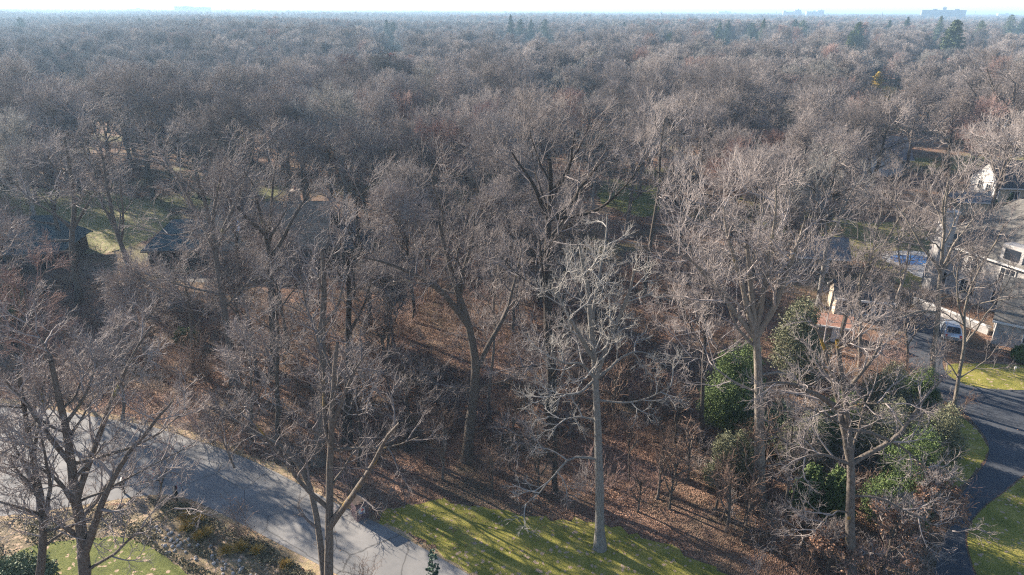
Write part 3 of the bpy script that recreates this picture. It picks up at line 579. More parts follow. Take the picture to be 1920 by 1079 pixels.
# ------------------------------------------------------------------ the wood
FOC = [(957, 72, 27), (975, 70, 36), (995, 70, 37), (1021, 74, 35), (728, 74, 37), (740, 74, 41), (1087, 92, 54), (1253, 108, 62), (1345, 72, 40), (1360, 74, 38), (1405, 74, 42), (1425, 76, 35), (1485, 66, 36), (1500, 64, 37), (1600, 108, 41), (1589, 112, 58), (1773, 132, 37),
       (1752, 92, 29), (1828, 76, 38), (1884, 84, 27), (1908, 82, 33), (1640, 176, 134), (1655, 205, 160), (1752, 137, 104), (1776, 139, 108), (1035, 245, 140), (1085, 235, 145), (733, 140, 98), (140, 165, 95), (1610, 100, 38), (1460, 100, 44)]
FOC = [(a, b + (22 if b < 80 else 0), c) for a, b, c in FOC]
def fronts(x, y):
    p = pxof((x, y, 0)); q = pxof((x, y, 20)); rw = 8.0 / y * 1280
    for fx, fb, ft in FOC:
        if abs(p[0] - fx) < (fb - ft) * .22 + rw * .7 and fb - 3 < p[1] < fb + (110 if fb > 150 else 22 if fx > 1600 and fb > 110 else 45) and q[1] < fb - (fb - ft) * .35: return True
    return False
TR = []
for i, (kw, mt, mc) in enumerate([
        (dict(h=22, spread=0.85), 'bark', 'twig'), (dict(h=23, spread=0.75, nl=8), 'bark', 'twig'), (dict(h=20, spread=1.0, nl=7, fork=0.32), 'bark_dark', 'twig'),
        (dict(h=24, spread=0.65, nl=8, fork=0.42), 'bark', 'twig'), (dict(h=21, spread=0.9, nl=9), 'bark_dark', 'twig'), (dict(h=23, spread=0.8, fork=0.35), 'bark_pale', 'twig_pale'),
        (dict(h=19, spread=0.8), 'bark', 'twig_red'), (dict(h=16, spread=.5, nl=7, fork=.45, r=.17), 'bark', 'twig'), (dict(h=18, spread=.5, nl=8, fork=.5, r=.2), 'bark_dark', 'twig')]):
    kw['q'] = (7, 6, 5, 2); TR.append(tree_meshes('oak', 100 + i, M[mt], M[mc], thick=1.45, **kw))
LOOK = ['grey', 'grey', 'dark limbed', 'grey', 'dark limbed', 'pale', 'reddish tipped', 'slender grey', 'slender dark']
FOC = [(957, 72, 27), (975, 70, 36), (995, 70, 37), (1021, 74, 35), (728, 74, 37), (740, 74, 41), (1087, 92, 54), (1253, 108, 62), (1345, 72, 40), (1360, 74, 38), (1405, 74, 42), (1425, 76, 35), (1485, 66, 36), (1500, 64, 37), (1600, 108, 41), (1589, 112, 58), (1773, 132, 37),
       (1752, 92, 29), (1828, 76, 38), (1884, 84, 27), (1908, 82, 33), (1640, 176, 134), (1655, 205, 160), (1752, 137, 104), (1776, 139, 108), (1035, 245, 140), (1085, 235, 145), (733, 140, 98), (140, 165, 95), (1610, 100, 38), (1460, 100, 44)]
FOC = [(a, b + (22 if b < 80 else 0), c) for a, b, c in FOC]
def fronts(x, y):
    p = pxof((x, y, 0)); q = pxof((x, y, 20)); rw = 8.0 / y * 1280
    for fx, fb, ft in FOC:
        if abs(p[0] - fx) < (fb - ft) * .22 + rw * .7 and fb - 3 < p[1] < fb + (110 if fb > 150 else 22 if fx > 1600 and fb > 110 else 45) and q[1] < fb - (fb - ft) * .35: return True
    return False
TR = []
for i, (kw, mt, mc) in enumerate([
        (dict(h=22, spread=0.85), 'bark', 'twig'), (dict(h=23, spread=0.75, nl=8), 'bark', 'twig'), (dict(h=20, spread=1.0, nl=7, fork=0.32), 'bark_dark', 'twig'),
        (dict(h=24, spread=0.65, nl=8, fork=0.42), 'bark', 'twig'), (dict(h=21, spread=0.9, nl=9), 'bark_dark', 'twig'), (dict(h=23, spread=0.8, fork=0.35), 'bark_pale', 'twig_pale'),
        (dict(h=19, spread=0.8), 'bark', 'twig_red'), (dict(h=16, spread=.5, nl=7, fork=.45, r=.17), 'bark', 'twig'), (dict(h=18, spread=.5, nl=8, fork=.5, r=.2), 'bark_dark', 'twig')]):
    kw['q'] = (7, 6, 5, 2); TR.append(tree_meshes('oak', 100 + i, M[mt], M[mc], thick=1.45, **kw))
LOOK = ['grey', 'grey', 'dark limbed', 'grey', 'dark limbed', 'pale', 'reddish tipped', 'slender grey', 'slender dark']
def zone(px, py):
    if py > 560: return 'standing over the brown leaf litter inside the wood' if px < 1350 else 'standing among the evergreens near the dark driveway'
    if px < 200 and py > 330: return 'around the lawn at the left edge'
    if px < 660 and py > 330: return 'around and behind the dark shingled house'
    if px < 1180 and py > 330: return 'in the dense middle of the wood'
    if px < 1500 and py > 330: return 'between the wood centre and the right hand gardens'
    if py > 330: return 'in the gardens around the right hand houses'
    if px < 640: return 'in the canopy beyond the left lawn'
    if px < 1280: return 'in the canopy beyond the middle of the wood'
    return 'in the canopy around the far grey roof'
LM = [('big forked oak', 876, 862), ('massive dark trunked oak', 1032, 800), ('shingled house', 500, 500), ('oak left of the skylights', 441, 727), ('vase shaped tree', 1425, 950), ('pale patio', 1700, 495), ('beige house', 1840, 400), ('far grey roof', 1610, 320),
      ('small green glade', 1200, 375), ('left edge lawn', 190, 420), ('dark house at the left edge', 20, 510), ('yellow willow', 1640, 176), ('pinkish white tree', 1035, 245), ('small lawn in the upper left', 400, 265), ('tall slim brown tree', 1206, 572), ('pale twin stemmed tree', 1535, 575),
      ('pinkish far left crown', 140, 165), ('tiny red crown', 733, 140), ('far parking area', 1870, 240), ('dark trunk beside the house', 693, 612), ('leaning tree above the bend', 362, 700)]
LM = [(n, G(a, b)) for n, a, b in LM]
def where(x, y):
    d, n, g_ = min((math.hypot(x - g.x, (y - g.y) * .8), n, g) for n, g in LM); dx, dy = x - g_.x, y - g_.y
    side = ('right of' if dx > 0 else 'left of') if abs(dx) > abs(dy) * .9 else ('behind' if dy > 0 else 'in front of')
    return ('just ' if d < 14 else '' if d < 30 else 'well ' if d < 60 else 'far ') + side + ' the ' + n
rg = random.Random(7)
cand = []
y = 40.0
while y < 700:
    sp = 8.6 if y < 260 else 9.6
    x = -y * 0.83 - 26
    while x < y * 0.83 + 22:
        cand.append((x + rg.uniform(-.42, .42) * sp, y + rg.uniform(-.42, .42) * sp)); x += sp
    y += sp
near = []
VIEWS = [(1760, 1930, 420, 600, .8), (1770, 1930, 318, 400, .9), (380, 600, 395, 500, .5), (230, 400, 430, 490, .4), (70, 300, 365, 450, .25), (1650, 1740, 450, 515, .7), (1520, 1690, 275, 318, .3),
         (1140, 1235, 340, 400, .8), (1690, 1810, 115, 140, .4), (1820, 1920, 205, 285, .4), (0, 60, 440, 500, .5), (1540, 1670, 540, 640, .3), (1750, 1930, 660, 1079, 1.0), (340, 460, 250, 275, .3)]
for x, y in cand:
    k = blocked(x, y)
    if k and not (k == 'yard' and rg.random() < 0.35): continue
    p = pxof((x, y, 0))
    if p is None: continue
    d = math.hypot(x, y)
    if p[1] > 780 or (p[1] > 640 and p[0] > 1330): continue    # open foreground: only the traced trees
    if p[1] > 700 and rg.random() < .3: continue
    if any(math.hypot(x - hx, y - hy) < 4.3 for hx, hy in HERO_AT): continue
    hid = False; top = pxof((x, y, 21)); rw = 6.5 / (p_depth := max(1, y * .93)) * 1280
    for x0, x1, y0, y1, pr in VIEWS:
        if p[0] + rw > x0 and p[0] - rw < x1 and top[1] < y1 and p[1] > y0 + (y1 - y0) * .45 and rg.random() < pr: hid = True
    if hid or (y > 150 and fronts(x, y) and rg.random() < .95): continue
    near.append((d, x, y, p))
near.sort()
NEAR_N = 300 - len(HERO_AT) - 8
kept = 0; rest = []
for d, x, y, p in near:
    vis = -60 < p[0] < 1980
    s = rg.uniform(0.78, 1.08); rz = rg.uniform(0, 6.283); i = rg.choices(range(7), [5, 5, 4, 4, 4, 1.2, 2.2])[0]
    if p[1] > 540 or (p[1] > 430 and rg.random() < .3): i = rg.choice([7, 8, 8])
    if vis and kept < NEAR_N and d < 330:
        kept += 1
        place_tree(TR[i], 'bare_tree', f'{"tall " if s > .98 else "low " if s < .87 else ""}bare {LOOK[i]} tree {where(x, y)}', (x, y, 0), rz, s, 'bare trees of the wood')
    else: rest.append((x, y, rz, s, i)) if i < 7 else None
def patch(x, y):
    return math.sin(x * .011 + 1.7 * math.sin(y * .006)) + math.sin(y * .0093 + 1.3 * math.sin(x * .0071 + 2)) + .5 * math.sin(x * .031 + y * .027)
def pick(x, y, n):
    v = patch(x, y) + (.9 if x > .25 * y and y > 260 else 0); red = 3.0 if v > 1.3 else .5; pale = 4.0 if v > .6 and x > 0 else .25
    return rg.choices(range(n), ([5, 5, 4, red, pale] if n == 5 else [5, 5, red, pale]))[0]
def scatter(name, protos, pts, kind='stuff'):
    """ONE object whose geometry nodes copy the prototype meshes onto its points; pts: (x, y, z, rz, scale, index)"""
    coll = bpy.data.collections.new(name + '_kinds')
    for i, me in enumerate(protos):
        o = bpy.data.objects.new(f'{name}_kind_{chr(97 + i)}', me); coll.objects.link(o)
    me = bpy.data.meshes.new(name); A = np.array(pts, dtype=np.float32)
    me.vertices.add(len(A)); me.vertices.foreach_set('co', np.ascontiguousarray(A[:, :3]).ravel())
    at = me.attributes.new('idx', 'INT', 'POINT'); at.data.foreach_set('value', A[:, 5].astype(np.int32))
    rot = np.zeros((len(A), 3), np.float32); rot[:, 2] = A[:, 3]
    at = me.attributes.new('rot', 'FLOAT_VECTOR', 'POINT'); at.data.foreach_set('vector', rot.ravel())
    at = me.attributes.new('scl', 'FLOAT', 'POINT'); at.data.foreach_set('value', np.ascontiguousarray(A[:, 4]))
    o = link(name, me); o['kind'] = kind
    ng = bpy.data.node_groups.new(name, 'GeometryNodeTree')
    ng.interface.new_socket('Geometry', in_out='INPUT', socket_type='NodeSocketGeometry'); ng.interface.new_socket('Geometry', in_out='OUTPUT', socket_type='NodeSocketGeometry')
    gi = ng.nodes.new('NodeGroupInput'); go = ng.nodes.new('NodeGroupOutput'); ci = ng.nodes.new('GeometryNodeCollectionInfo')
    ci.inputs['Collection'].default_value = coll; ci.inputs['Separate Children'].default_value = True; ci.inputs['Reset Children'].default_value = True
    ip = ng.nodes.new('GeometryNodeInstanceOnPoints'); ip.inputs['Pick Instance'].default_value = True
    def attr(n, t):
        a = ng.nodes.new('GeometryNodeInputNamedAttribute'); a.data_type = t; a.inputs['Name'].default_value = n; return a.outputs[0]
    ng.links.new(gi.outputs[0], ip.inputs['Points']); ng.links.new(ci.outputs[0], ip.inputs['Instance'])
    ng.links.new(attr('idx', 'INT'), ip.inputs['Instance Index']); ng.links.new(attr('rot', 'FLOAT_VECTOR'), ip.inputs['Rotation']); ng.links.new(attr('scl', 'FLOAT'), ip.inputs['Scale'])
    ng.links.new(ip.outputs[0], go.inputs[0])
    md = o.modifiers.new('scatter', 'NODES'); md.node_group = ng
    return o
def merged(a, mname, m):
    """one mesh of trunk + crown for the far wood"""
    (v1, f1), (v2, f2) = a; me = raw_mesh(mname, np.concatenate([v1, v2]), np.concatenate([f1, f2 + len(v1)]), M['bark_dark']); me.materials.append(m)
    mi = np.zeros(len(f1) + len(f2), np.int32); mi[len(f1):] = 1; me.polygons.foreach_set('material_index', mi); return me
MID = [merged(oak(300 + i, h=21, q=(7, 6, 5), nl=9, spread=sp_, thick=2.7), 'canopy_tree', M[mm]) for i, (sp_, mm) in enumerate([(.85, 'twig_far'), (.75, 'twig_far'), (1.0, 'twig_far'), (.8, 'twig_red'), (.9, 'twig_pale')])]
FAR = [merged(oak(400 + i, h=20, q=(8, 7, 3), nl=8, spread=.9, thick=5.5, limbm=5), 'canopy_tree', M[mm]) for i, mm in enumerate(['twig_far', 'twig_far', 'twig_red', 'twig_pale'])]
pm = []
for x, y, rz, s, i in rest:
    pm.append((x, y, 0, rz, s * (1.0 + .09 * patch(x * 1.7, y * 1.7)), pick(x, y, 5)))
scatter('wood_canopy', MID, pm)
pf = []
def band(y0, y1, sp, s0, s1):
    y = y0
    while y < y1:
        x = -y * 0.80
        while x < y * 0.80:
            X, Y = x + rg.uniform(-.45, .45) * sp, y + rg.uniform(-.45, .45) * sp
            if not blocked(X, Y) and not (Y < 1500 and fronts(X, Y)): pf.append((X, Y, 0, rg.uniform(0, 6.28), rg.uniform(s0, s1) * (1 + .07 * patch(X, Y)), pick(X, Y, 4)))
            x += sp
        y += sp * 0.9
band(705, 1500, 11, .8, 1.15); band(1500, 3200, 22, .8, 1.25); band(3200, 7000, 55, .9, 1.3); band(7000, 14000, 130, 1.0, 1.5)
scatter('far_wood', FAR, pf)
print('trees', kept, 'mid', len(pm), 'far', len(pf))
# ------------------------------------------------------------------ undergrowth, saplings, leaves
def bush(seed, h, stems, q, rr=0.02, up=0.03, spread=0.5, thick=1.0):
    rng = np.random.default_rng(seed); n = stems
    d = norm(np.c_[rng.normal(0, spread, (n, 2)), np.ones(n)]); st = np.c_[rng.normal(0, 0.12 * h, (n, 2)), np.zeros(n)]
    P, Rr = walk(rng, st, d, h * rng.uniform(.6, 1.1, n), 7, 0.14, up, np.full(n, rr), 0.009 * thick)
    gr = [(P, Rr, 4)]
    P2, R2 = children(rng, P, Rr, q[0], .2, 1, h * .38, .7, 5, .2, up, .6, .010 * thick, .007 * thick, .3); gr.append((P2, R2, 3))
    P3, R3 = children(rng, P2, R2, q[1], .15, 1, h * .17, .8, 4, .2, up, .8, .008 * thick, .006 * thick, .3); gr.append((P3, R3, 3))
    return tubes(gr)
BU = [raw_mesh('brush', *bush(500 + i, hh, 9, (6, 4), thick=1.3), M[mm]) for i, (hh, mm) in enumerate([(2.6, 'brush'), (3.4, 'brush'), (2.0, 'twig'), (4.2, 'twig_red'), (3.0, 'twig')])]
pts = []
def dens(px, py):
    if py > 1200 or px < -200 or px > 2100: return 0
    d = 0.30
    if 300 < px < 860 and 560 < py < 850: d = 0.85
    if px <= 330 and 560 < py < 760: d = 0.95
    if 700 < px < 1330 and 520 < py < 820: d = .95
    if 860 <= px < 1330 and py > 820: d = 0.24
    if 700 < px < 880 and py > 850: d = .25
    if 1150 < px < 1420 and 560 < py < 900: d = 0.75
    if 1330 <= px < 1560 and py > 850: d = 0.65
    if px >= 1560 and py > 620: d = 0.85
    return d
rb = random.Random(11)
y = 30.0
while y < 175:
    sp = 1.9 if y < 95 else 3.4
    x = -y * 0.85
    while x < y * 0.85:
        X, Y = x + rb.uniform(-.6, .6) * sp, y + rb.uniform(-.6, .6) * sp; p = pxof((X, Y, 0))
        if p and not blocked(X, Y) and rb.random() < dens(*p): pts.append((X, Y, 0, rb.uniform(0, 6.28), rb.uniform(.5, 1.15), rb.choices(range(5), [4, 3, 3, 1.5, 2])[0]))
        x += sp
    y += sp
scatter('undergrowth', BU, pts); print('brush', len(pts))
# saplings standing in the open leaf litter
def sapling(seed, h):
    return oak(seed, h=h, q=(5, 3), nl=7, fork=.25, spread=.55, r=.045, thick=.75, limbm=6)
SAP = []
for i in range(4):
    a = sapling(700 + i, 5 + i * .8); SAP.append((raw_mesh('sapling_trunk', *a[0], M['bark'], True), raw_mesh('sapling_crown', *a[1], M['brush'])))
SPOT = [(1196, 960, 'right of the lone lawn tree'), (1232, 935, 'right of the lone lawn tree'), (1255, 955, 'right of the lone lawn tree'), (1180, 900, 'right of the lone lawn tree'), (1362, 995, 'at the right edge of the leaf litter'), (1340, 960, 'at the right edge of the leaf litter'),
        (1390, 1015, 'at the right edge of the leaf litter'), (1405, 960, 'at the right edge of the leaf litter'), (1290, 900, 'at the right edge of the leaf litter'), (985, 790, 'left of the lone lawn tree'), (1000, 850, 'left of the lone lawn tree'), (955, 880, 'left of the lone lawn tree'), (1075, 820, 'left of the lone lawn tree'),
        (925, 930, 'above the lawn edge'), (1010, 925, 'above the lawn edge'), (830, 900, 'above the lawn edge'), (800, 870, 'above the lawn edge'), (1150, 800, 'behind the lone lawn tree'), (1175, 760, 'behind the lone lawn tree'), (1215, 790, 'behind the lone lawn tree'), (1090, 745, 'behind the lone lawn tree'),
        (1265, 830, 'at the right edge of the leaf litter'), (650, 790, 'in the brush above the road'), (710, 820, 'in the brush above the road'), (600, 800, 'in the brush above the road'), (560, 760, 'in the brush above the road'), (620, 720, 'in the brush above the road'), (730, 740, 'in the brush above the road'), (820, 760, 'in the brush above the road')]
for i, (px, py, wh) in enumerate(SPOT):
    t = SAP[i % 4]; o = place_tree(t, 'sapling', f'thin bare brown sapling {wh}', G(px, py), i * 1.3, 0.75 + (i * 37 % 10) / 22, f'thin saplings {wh}', 'sapling')
def quads(rng, pos, size, flat=0.0, normal=None):
    n = len(pos); a = norm(rng.normal(0, 1, (n, 3)) * np.array([1, 1, 1 - flat])); b = norm(np.cross(a, rng.normal(0, 1, (n, 3)) * np.array([1 - flat, 1 - flat, 1]) + (np.array([0, 0, 2.0]) * flat)))
    s = (size * rng.uniform(.6, 1.3, n))[:, None]; a = a * s; b = b * s * .6
    v = np.stack([pos - a, pos + b, pos + a, pos - b], 1).reshape(-1, 3); return v, np.arange(4 * n).reshape(n, 4)
# fallen leaves and leaf litter lying on the floor near the camera
rn = np.random.default_rng(5)
L = []
xy = np.c_[rn.uniform(-45, 45, 330000), rn.uniform(36, 86, 330000)]
clump = np.sin(xy[:, 0] * .9 + 2 * np.sin(xy[:, 1] * .6)) + np.sin(xy[:, 1] * 1.1 + 1.5 * np.sin(xy[:, 0] * .45)) + rn.normal(0, .8, len(xy))
xy = xy[clump > .1]
keep = [not blocked(x, y) or rn.random() < (0.10 if blocked(x, y) == 'lawn' else 0.012) for x, y in xy]
xy = xy[np.array(keep)]
pos = np.c_[xy, rn.uniform(.03, .09, len(xy))]
v, f = quads(rn, pos, .06, .75); v[:, 2] = np.maximum(v[:, 2], .02)
o = link('fallen_leaves', raw_mesh('fallen_leaves', v, f, M['dryleaf'])); o['kind'] = 'stuff'

# ------------------------------------------------------------------ evergreens
def foliage(seed, blobs, n, size):
    rng = np.random.default_rng(seed); P = []
    vol = np.array([b[3] * b[4] * b[5] for b in blobs]) ** .67; cnt = (n * vol / vol.sum()).astype(int)
    for (x, y, z, a, b, c), k in zip(blobs, cnt):
        d = norm(rng.normal(0, 1, (k, 3))); lump = 1 + .34 * np.sin(d[:, 0] * 7 + seed) * np.sin(d[:, 1] * 6 + 2) * np.cos(d[:, 2] * 8) + .10 * np.sin(d[:, 0] * 19) * np.sin(d[:, 2] * 17 + 1)
        r = lump * (1.04 - np.abs(rng.normal(0, .26, k))) + rng.normal(0, .05, k)
        p = d * r[:, None] * np.array([a, b, c]) + np.array([x, y, z]); P.append(p[p[:, 2] > .05])
    return quads(rng, np.concatenate(P), size)
def spruce_mesh(seed, h, w, n, size, bare=0.04, loose=0.0, ex=.8):
    rng = np.random.default_rng(seed); nb = int(h * 7); P = []
    for i in range(nb):
        t = (i + rng.random()) / nb; z = h * (bare + (1 - bare) * t); L = w * (1 - t) ** ex * rng.uniform(.65 - loose, 1.1) + .12; a = i * 2.4 + rng.normal(0, .3)
        k = max(6, int(n / nb * (1 - t + .15) * 1.7)); s = rng.random(k) ** .7
        q = np.c_[np.cos(a) * L * s, np.sin(a) * L * s, z - .25 * L * s + .1 * L * s ** 2] + rng.normal(0, .09 + .13 * L, (k, 3)) * np.c_[np.ones(k), np.ones(k), .5 * np.ones(k)] * (1.1 - s)[:, None]
        P.append(q)
    return quads(rng, np.concatenate(P), size, .3)
def conifer(px, yb, yt, wr, label, m='spruce', seed=0, n=2500, group=None, bare=.05, name='spruce_tree', cat='conifer', loose=0.1, size=None, ex=.8):
    b = G(px, yb); top = V(px, yt, b.y); h = top.z
    t = thing(name, label, cat, b, seed * 1.1, group)
    v, f = spruce_mesh(seed, h, wr * h, n, size or max(.10, .00045 * b.y + .06), bare, loose, ex); link('crown', raw_mesh('crown', v, f, M[m]), t)
    c = MB(); c.cyl((0, 0, 0), (0, 0, h * .9), h * .018 + .02, .02, 8); c.build('trunk', M['bark_dark'], t); return t
def evergreen(name, label, base, blobs, m='ever', n=26000, size=.085, seed=1, group=None, cat='evergreen shrub'):
    b = G(*base); t = thing(name, label, cat, b, 0, group)
    v, f = foliage(seed, blobs, n, size); link('foliage', raw_mesh('foliage', v, f, M[m]), t)
    c = MB(); rgx = random.Random(seed); zt = max(q[2] for q in blobs)
    for k in range(5): c.cyl((rgx.uniform(-.2, .2), rgx.uniform(-.2, .2), 0), (rgx.uniform(-1, 1), rgx.uniform(-1, 1), zt), .06, .02, 6)
    c.build('stem', M['bark_dark'], t); HERO_AT.append((b.x, b.y)); return t
evergreen('evergreen_tree', 'broad dark green evergreen at the left end of the thicket, lit from the left', (1362, 812), [(0, 0, 4.2, 1.9, 1.8, 3.0), (-1.2, 0, 3.0, 1.4, 1.6, 2.2), (.9, .5, 6.2, 1.3, 1.4, 2.2), (.7, 0, 2.0, 2.0, 2.0, 2.0), (-.7, .3, 6.4, .9, .9, 1.4), (1.9, .2, 4.0, 1.0, 1.0, 1.6)], seed=21, n=52000, size=.06)
evergreen('evergreen_shrub', 'grey green bush in front of the broad dark evergreen', (1372, 905), [(0, 0, 1.5, 1.3, 1.3, 1.8), (-.9, 0, 2.9, .9, 1.0, 1.6), (.9, .2, 2.2, 1.0, 1.0, 1.3), (.3, .2, 3.6, .6, .6, 1.1), (-1.5, -.3, 1.0, .9, .9, 1.0)], m='olive', seed=22, size=.06)
evergreen('evergreen_tree', 'olive green leafy tree behind the vase shaped tree', (1475, 735), [(0, 0, 5.0, 2.0, 1.8, 3.2), (.2, 0, 7.6, 1.5, 1.4, 2.2), (1.5, 0, 3.5, 1.8, 1.6, 2.6)], m='olive', seed=23, n=22000)
evergreen('evergreen_shrub', 'dark narrow evergreen beside the light twin stems', (1503, 975), [(0, 0, 1.8, .9, .9, 2.2), (.2, 0, 3.3, .7, .7, 1.3)], seed=24)
evergreen('evergreen_shrub', 'olive green upright bush left of the lichened oak trunk', (1556, 985), [(0, 0, 1.7, 1.1, 1.0, 2.1), (.1, 0, 3.4, .8, .8, 1.3)], m='ever', seed=25)
for k, (px, py, s_, lb, mm) in enumerate([(1500, 880, .9, 'dull evergreen in the thicket left of the lichened oak', 'olive'), (1560, 850, 1.0, 'dark evergreen in the thicket directly behind the lichened oak', 'ever'), (1645, 875, 1.05, 'olive evergreen in the thicket right of the lichened oak trunk', 'olive'), (1700, 930, 1.0, 'rounded dark evergreen near the inner driveway edge', 'ever'),
        (1748, 860, .85, 'olive evergreen at the grass island of the driveway', 'olive'), (1668, 995, .95, 'dark evergreen low at the bottom right under dry leaved branches', 'ever'), (1445, 850, .85, 'pale olive bush under the vase shaped tree', 'ever_grey'), (1655, 775, .85, 'dull evergreen at the back of the thicket', 'olive'), (1715, 770, .75, 'bushy green evergreen left of the tall straight trunk by the driveway', 'ever')]):
    evergreen('evergreen_tree', lb, (px, py), [(0, 0, 2.2 * s_, 1.9 * s_, 1.8 * s_, 2.4 * s_), (.3, 0, 4.2 * s_, 1.2 * s_, 1.2 * s_, 1.8 * s_), (-1.1, .3, 2.7 * s_, 1.2 * s_, 1.3 * s_, 1.9 * s_), (1.2, -.3, 1.6 * s_, 1.1 * s_, 1.1 * s_, 1.5 * s_)], m=mm, seed=30 + k, n=23000, size=.055, group='evergreen thicket at the right')
evergreen('evergreen_tree', 'green conifer bush at the left edge below the dark roof', (14, 600), [(0, 0, 2.2, 2.0, 1.6, 2.4), (.5, 0, 4.3, 1.3, 1.2, 1.8)], seed=45)
evergreen('evergreen_shrub', 'small dark bush in the leaf litter below the shingled house', (352, 650), [(0, 0, 1.0, 1.2, 1.0, 1.1)], seed=46, n=6000)
evergreen('evergreen_shrub', 'round clipped bush at the foot of the garage wall', (1912, 678), [(0, 0, .8, .9, .9, .9)], seed=47, n=9000)
evergreen('flowering_shrub', 'low pale green and white shrub in the bottom left corner', (30, 1100), [(0, 0, .9, 1.9, 1.5, 1.0), (1.2, .3, .7, 1.1, 1.1, .9)], m='ever_grey', seed=48, n=14000)
for k, px in enumerate((1852, 1877, 1903)):
    conifer(px, 432 + k * 2, (375, 362, 366)[k], .26, f'dark green young spruce, {("left", "middle", "right")[k]} one of three against the beige house', seed=50 + k, n=9000, m='spruce', group='three young spruces by the beige house', size=.14)
conifer(820, 1240, 1030, .17, 'blue green young pine at the bottom edge in front of the road', seed=55, n=5000, m='spruce', size=.07, loose=.3, name='pine_tree')
for k, (px, yb, yt, wr, m, lb) in enumerate([
        (957, 72, 27, .16, 'spruce', 'tall dark spruce, leftmost and highest of the far middle group'), (975, 70, 36, .24, 'spruce', 'rounded dark conifer in the far middle group'), (995, 70, 37, .24, 'spruce', 'third conifer of the far middle group'), (1021, 74, 35, .28, 'spruce', 'broad dark conifer right of the far middle group'),
        (728, 74, 37, .22, 'spruce', 'dark conifer of the far pair left of the middle mast'), (740, 74, 41, .22, 'spruce', 'lower right conifer of the far pair left of the middle mast'), (1087, 92, 54, .35, 'spruce', 'round dark conifer standing alone in the middle distance'), (1253, 108, 62, .26, 'ever_yellow', 'yellow green conifer standing alone beyond the wood'),
        (1345, 72, 40, .2, 'ever', 'far conifer left of the reddish crowns'), (1360, 74, 38, .2, 'spruce', 'second far conifer left of the reddish crowns'), (1405, 74, 42, .3, 'spruce', 'low wide far conifer left of the reddish crowns'), (1425, 76, 35, .2, 'ever', 'pointed green conifer above the reddish crowns'),
        (1485, 66, 36, .17, 'spruce', 'far narrow conifer left of the yellow green one'), (1500, 64, 37, .28, 'ever', 'far wide conifer beside the narrow one'), (1600, 108, 41, .2, 'ever', 'tall dark green conifer right behind the yellow green one'), (1589, 112, 58, .17, 'ever_yellow', 'bright yellow green conifer in front of the tall dark one'),
        (1606, 106, 66, .2, 'ever_grey', 'brownish conifer right of the bright yellow green one'), (1773, 132, 37, .17, 'ever_grey', 'tall conifer with bare lower trunk behind the red bushes'), (1752, 92, 29, .2, 'ever_grey', 'thin crowned conifer in front of the far grey office block'), (1828, 76, 38, .26, 'ever_grey', 'wide conifer right of the far grey office block'),
        (1884, 84, 27, .27, 'ever_grey', 'big conifer at the right edge on the skyline'), (1908, 82, 33, .3, 'spruce', 'dark conifer at the far right edge'), (1692, 66, 31, .2, 'spruce', 'far conifer left of the grey office block'), (50, 66, 32, .22, 'spruce', 'hazy conifer in the far left distance'), (372, 66, 34, .22, 'spruce', 'hazy conifer below the far left water towers'), (1168, 66, 41, .2, 'spruce', 'small far conifer in the middle distance'), (270, 62, 33, .2, 'spruce', 'hazy conifer beside the leftmost mast'), (1660, 66, 37, .2, 'spruce', 'small far conifer before the grey office block')]):
    conifer(px, yb + (22 if yb < 80 else 0), yt + .5, wr * 1.6, lb, ex=.38 if any(w in lb for w in ('round', 'broad', 'wide', 'low', 'big', 'hazy')) else .6, m=m, seed=60 + k, n=12000, group='far conifers', bare=.45 if px == 1773 else .05, loose=.3, size=None if yb < 100 else .55)
# coloured far trees
def tinted(px, yb, yt, m, label, name, cat, seed, q=(9, 8, 5), thick=3.2, sp_=.9):
    b = G(px, yb); h = V(px, yt, b.y).z; a = oak(seed, h=h, q=q, nl=9, spread=sp_, thick=thick, fork=.2)
    t = thing(name, label, cat, b, 0); link('trunk', raw_mesh('trunk', *a[0], M['bark'], True), t); link('crown', raw_mesh('crown', *a[1], M[m]), t)
tinted(1640, 176, 134, 'willow', 'golden yellow willow among the grey canopy', 'willow_tree', 'willow', 81, thick=7)
tinted(1655, 205, 160, 'willow', 'dull golden low crown right below the yellow willow', 'willow_tree', 'willow', 88, thick=2.4)
tinted(1752, 137, 104, 'redbud', 'red budding bush beside the far pale road, left one', 'red_bush', 'bush', 82, thick=8, sp_=1.1); tinted(1776, 139, 108, 'redbud', 'red budding bush beside the far pale road, right one', 'red_bush', 'bush', 83, thick=8, sp_=1.1)
tinted(1035, 245, 140, 'twig_pale', 'whitish pink crowned tree in the middle distance', 'bare_tree', 'tree', 84, thick=2.6); tinted(1085, 235, 145, 'twig_pale', 'smaller whitish crown right of the pinkish white tree', 'bare_tree', 'tree', 85, thick=2.6)
tinted(733, 140, 98, 'redbud', 'tiny red crown in the canopy left of the middle', 'bare_tree', 'tree', 86, thick=3); tinted(140, 165, 95, 'twig_red', 'pinkish crown in the canopy at the far left', 'bare_tree', 'tree', 87, thick=3)
tinted(1610, 100, 38, 'twig_red', 'rusty round crown on the right skyline', 'bare_tree', 'tree', 89, thick=4); tinted(1460, 100, 44, 'twig_red', 'rusty crown left of the right skyline conifers', 'bare_tree', 'tree', 90, thick=4)
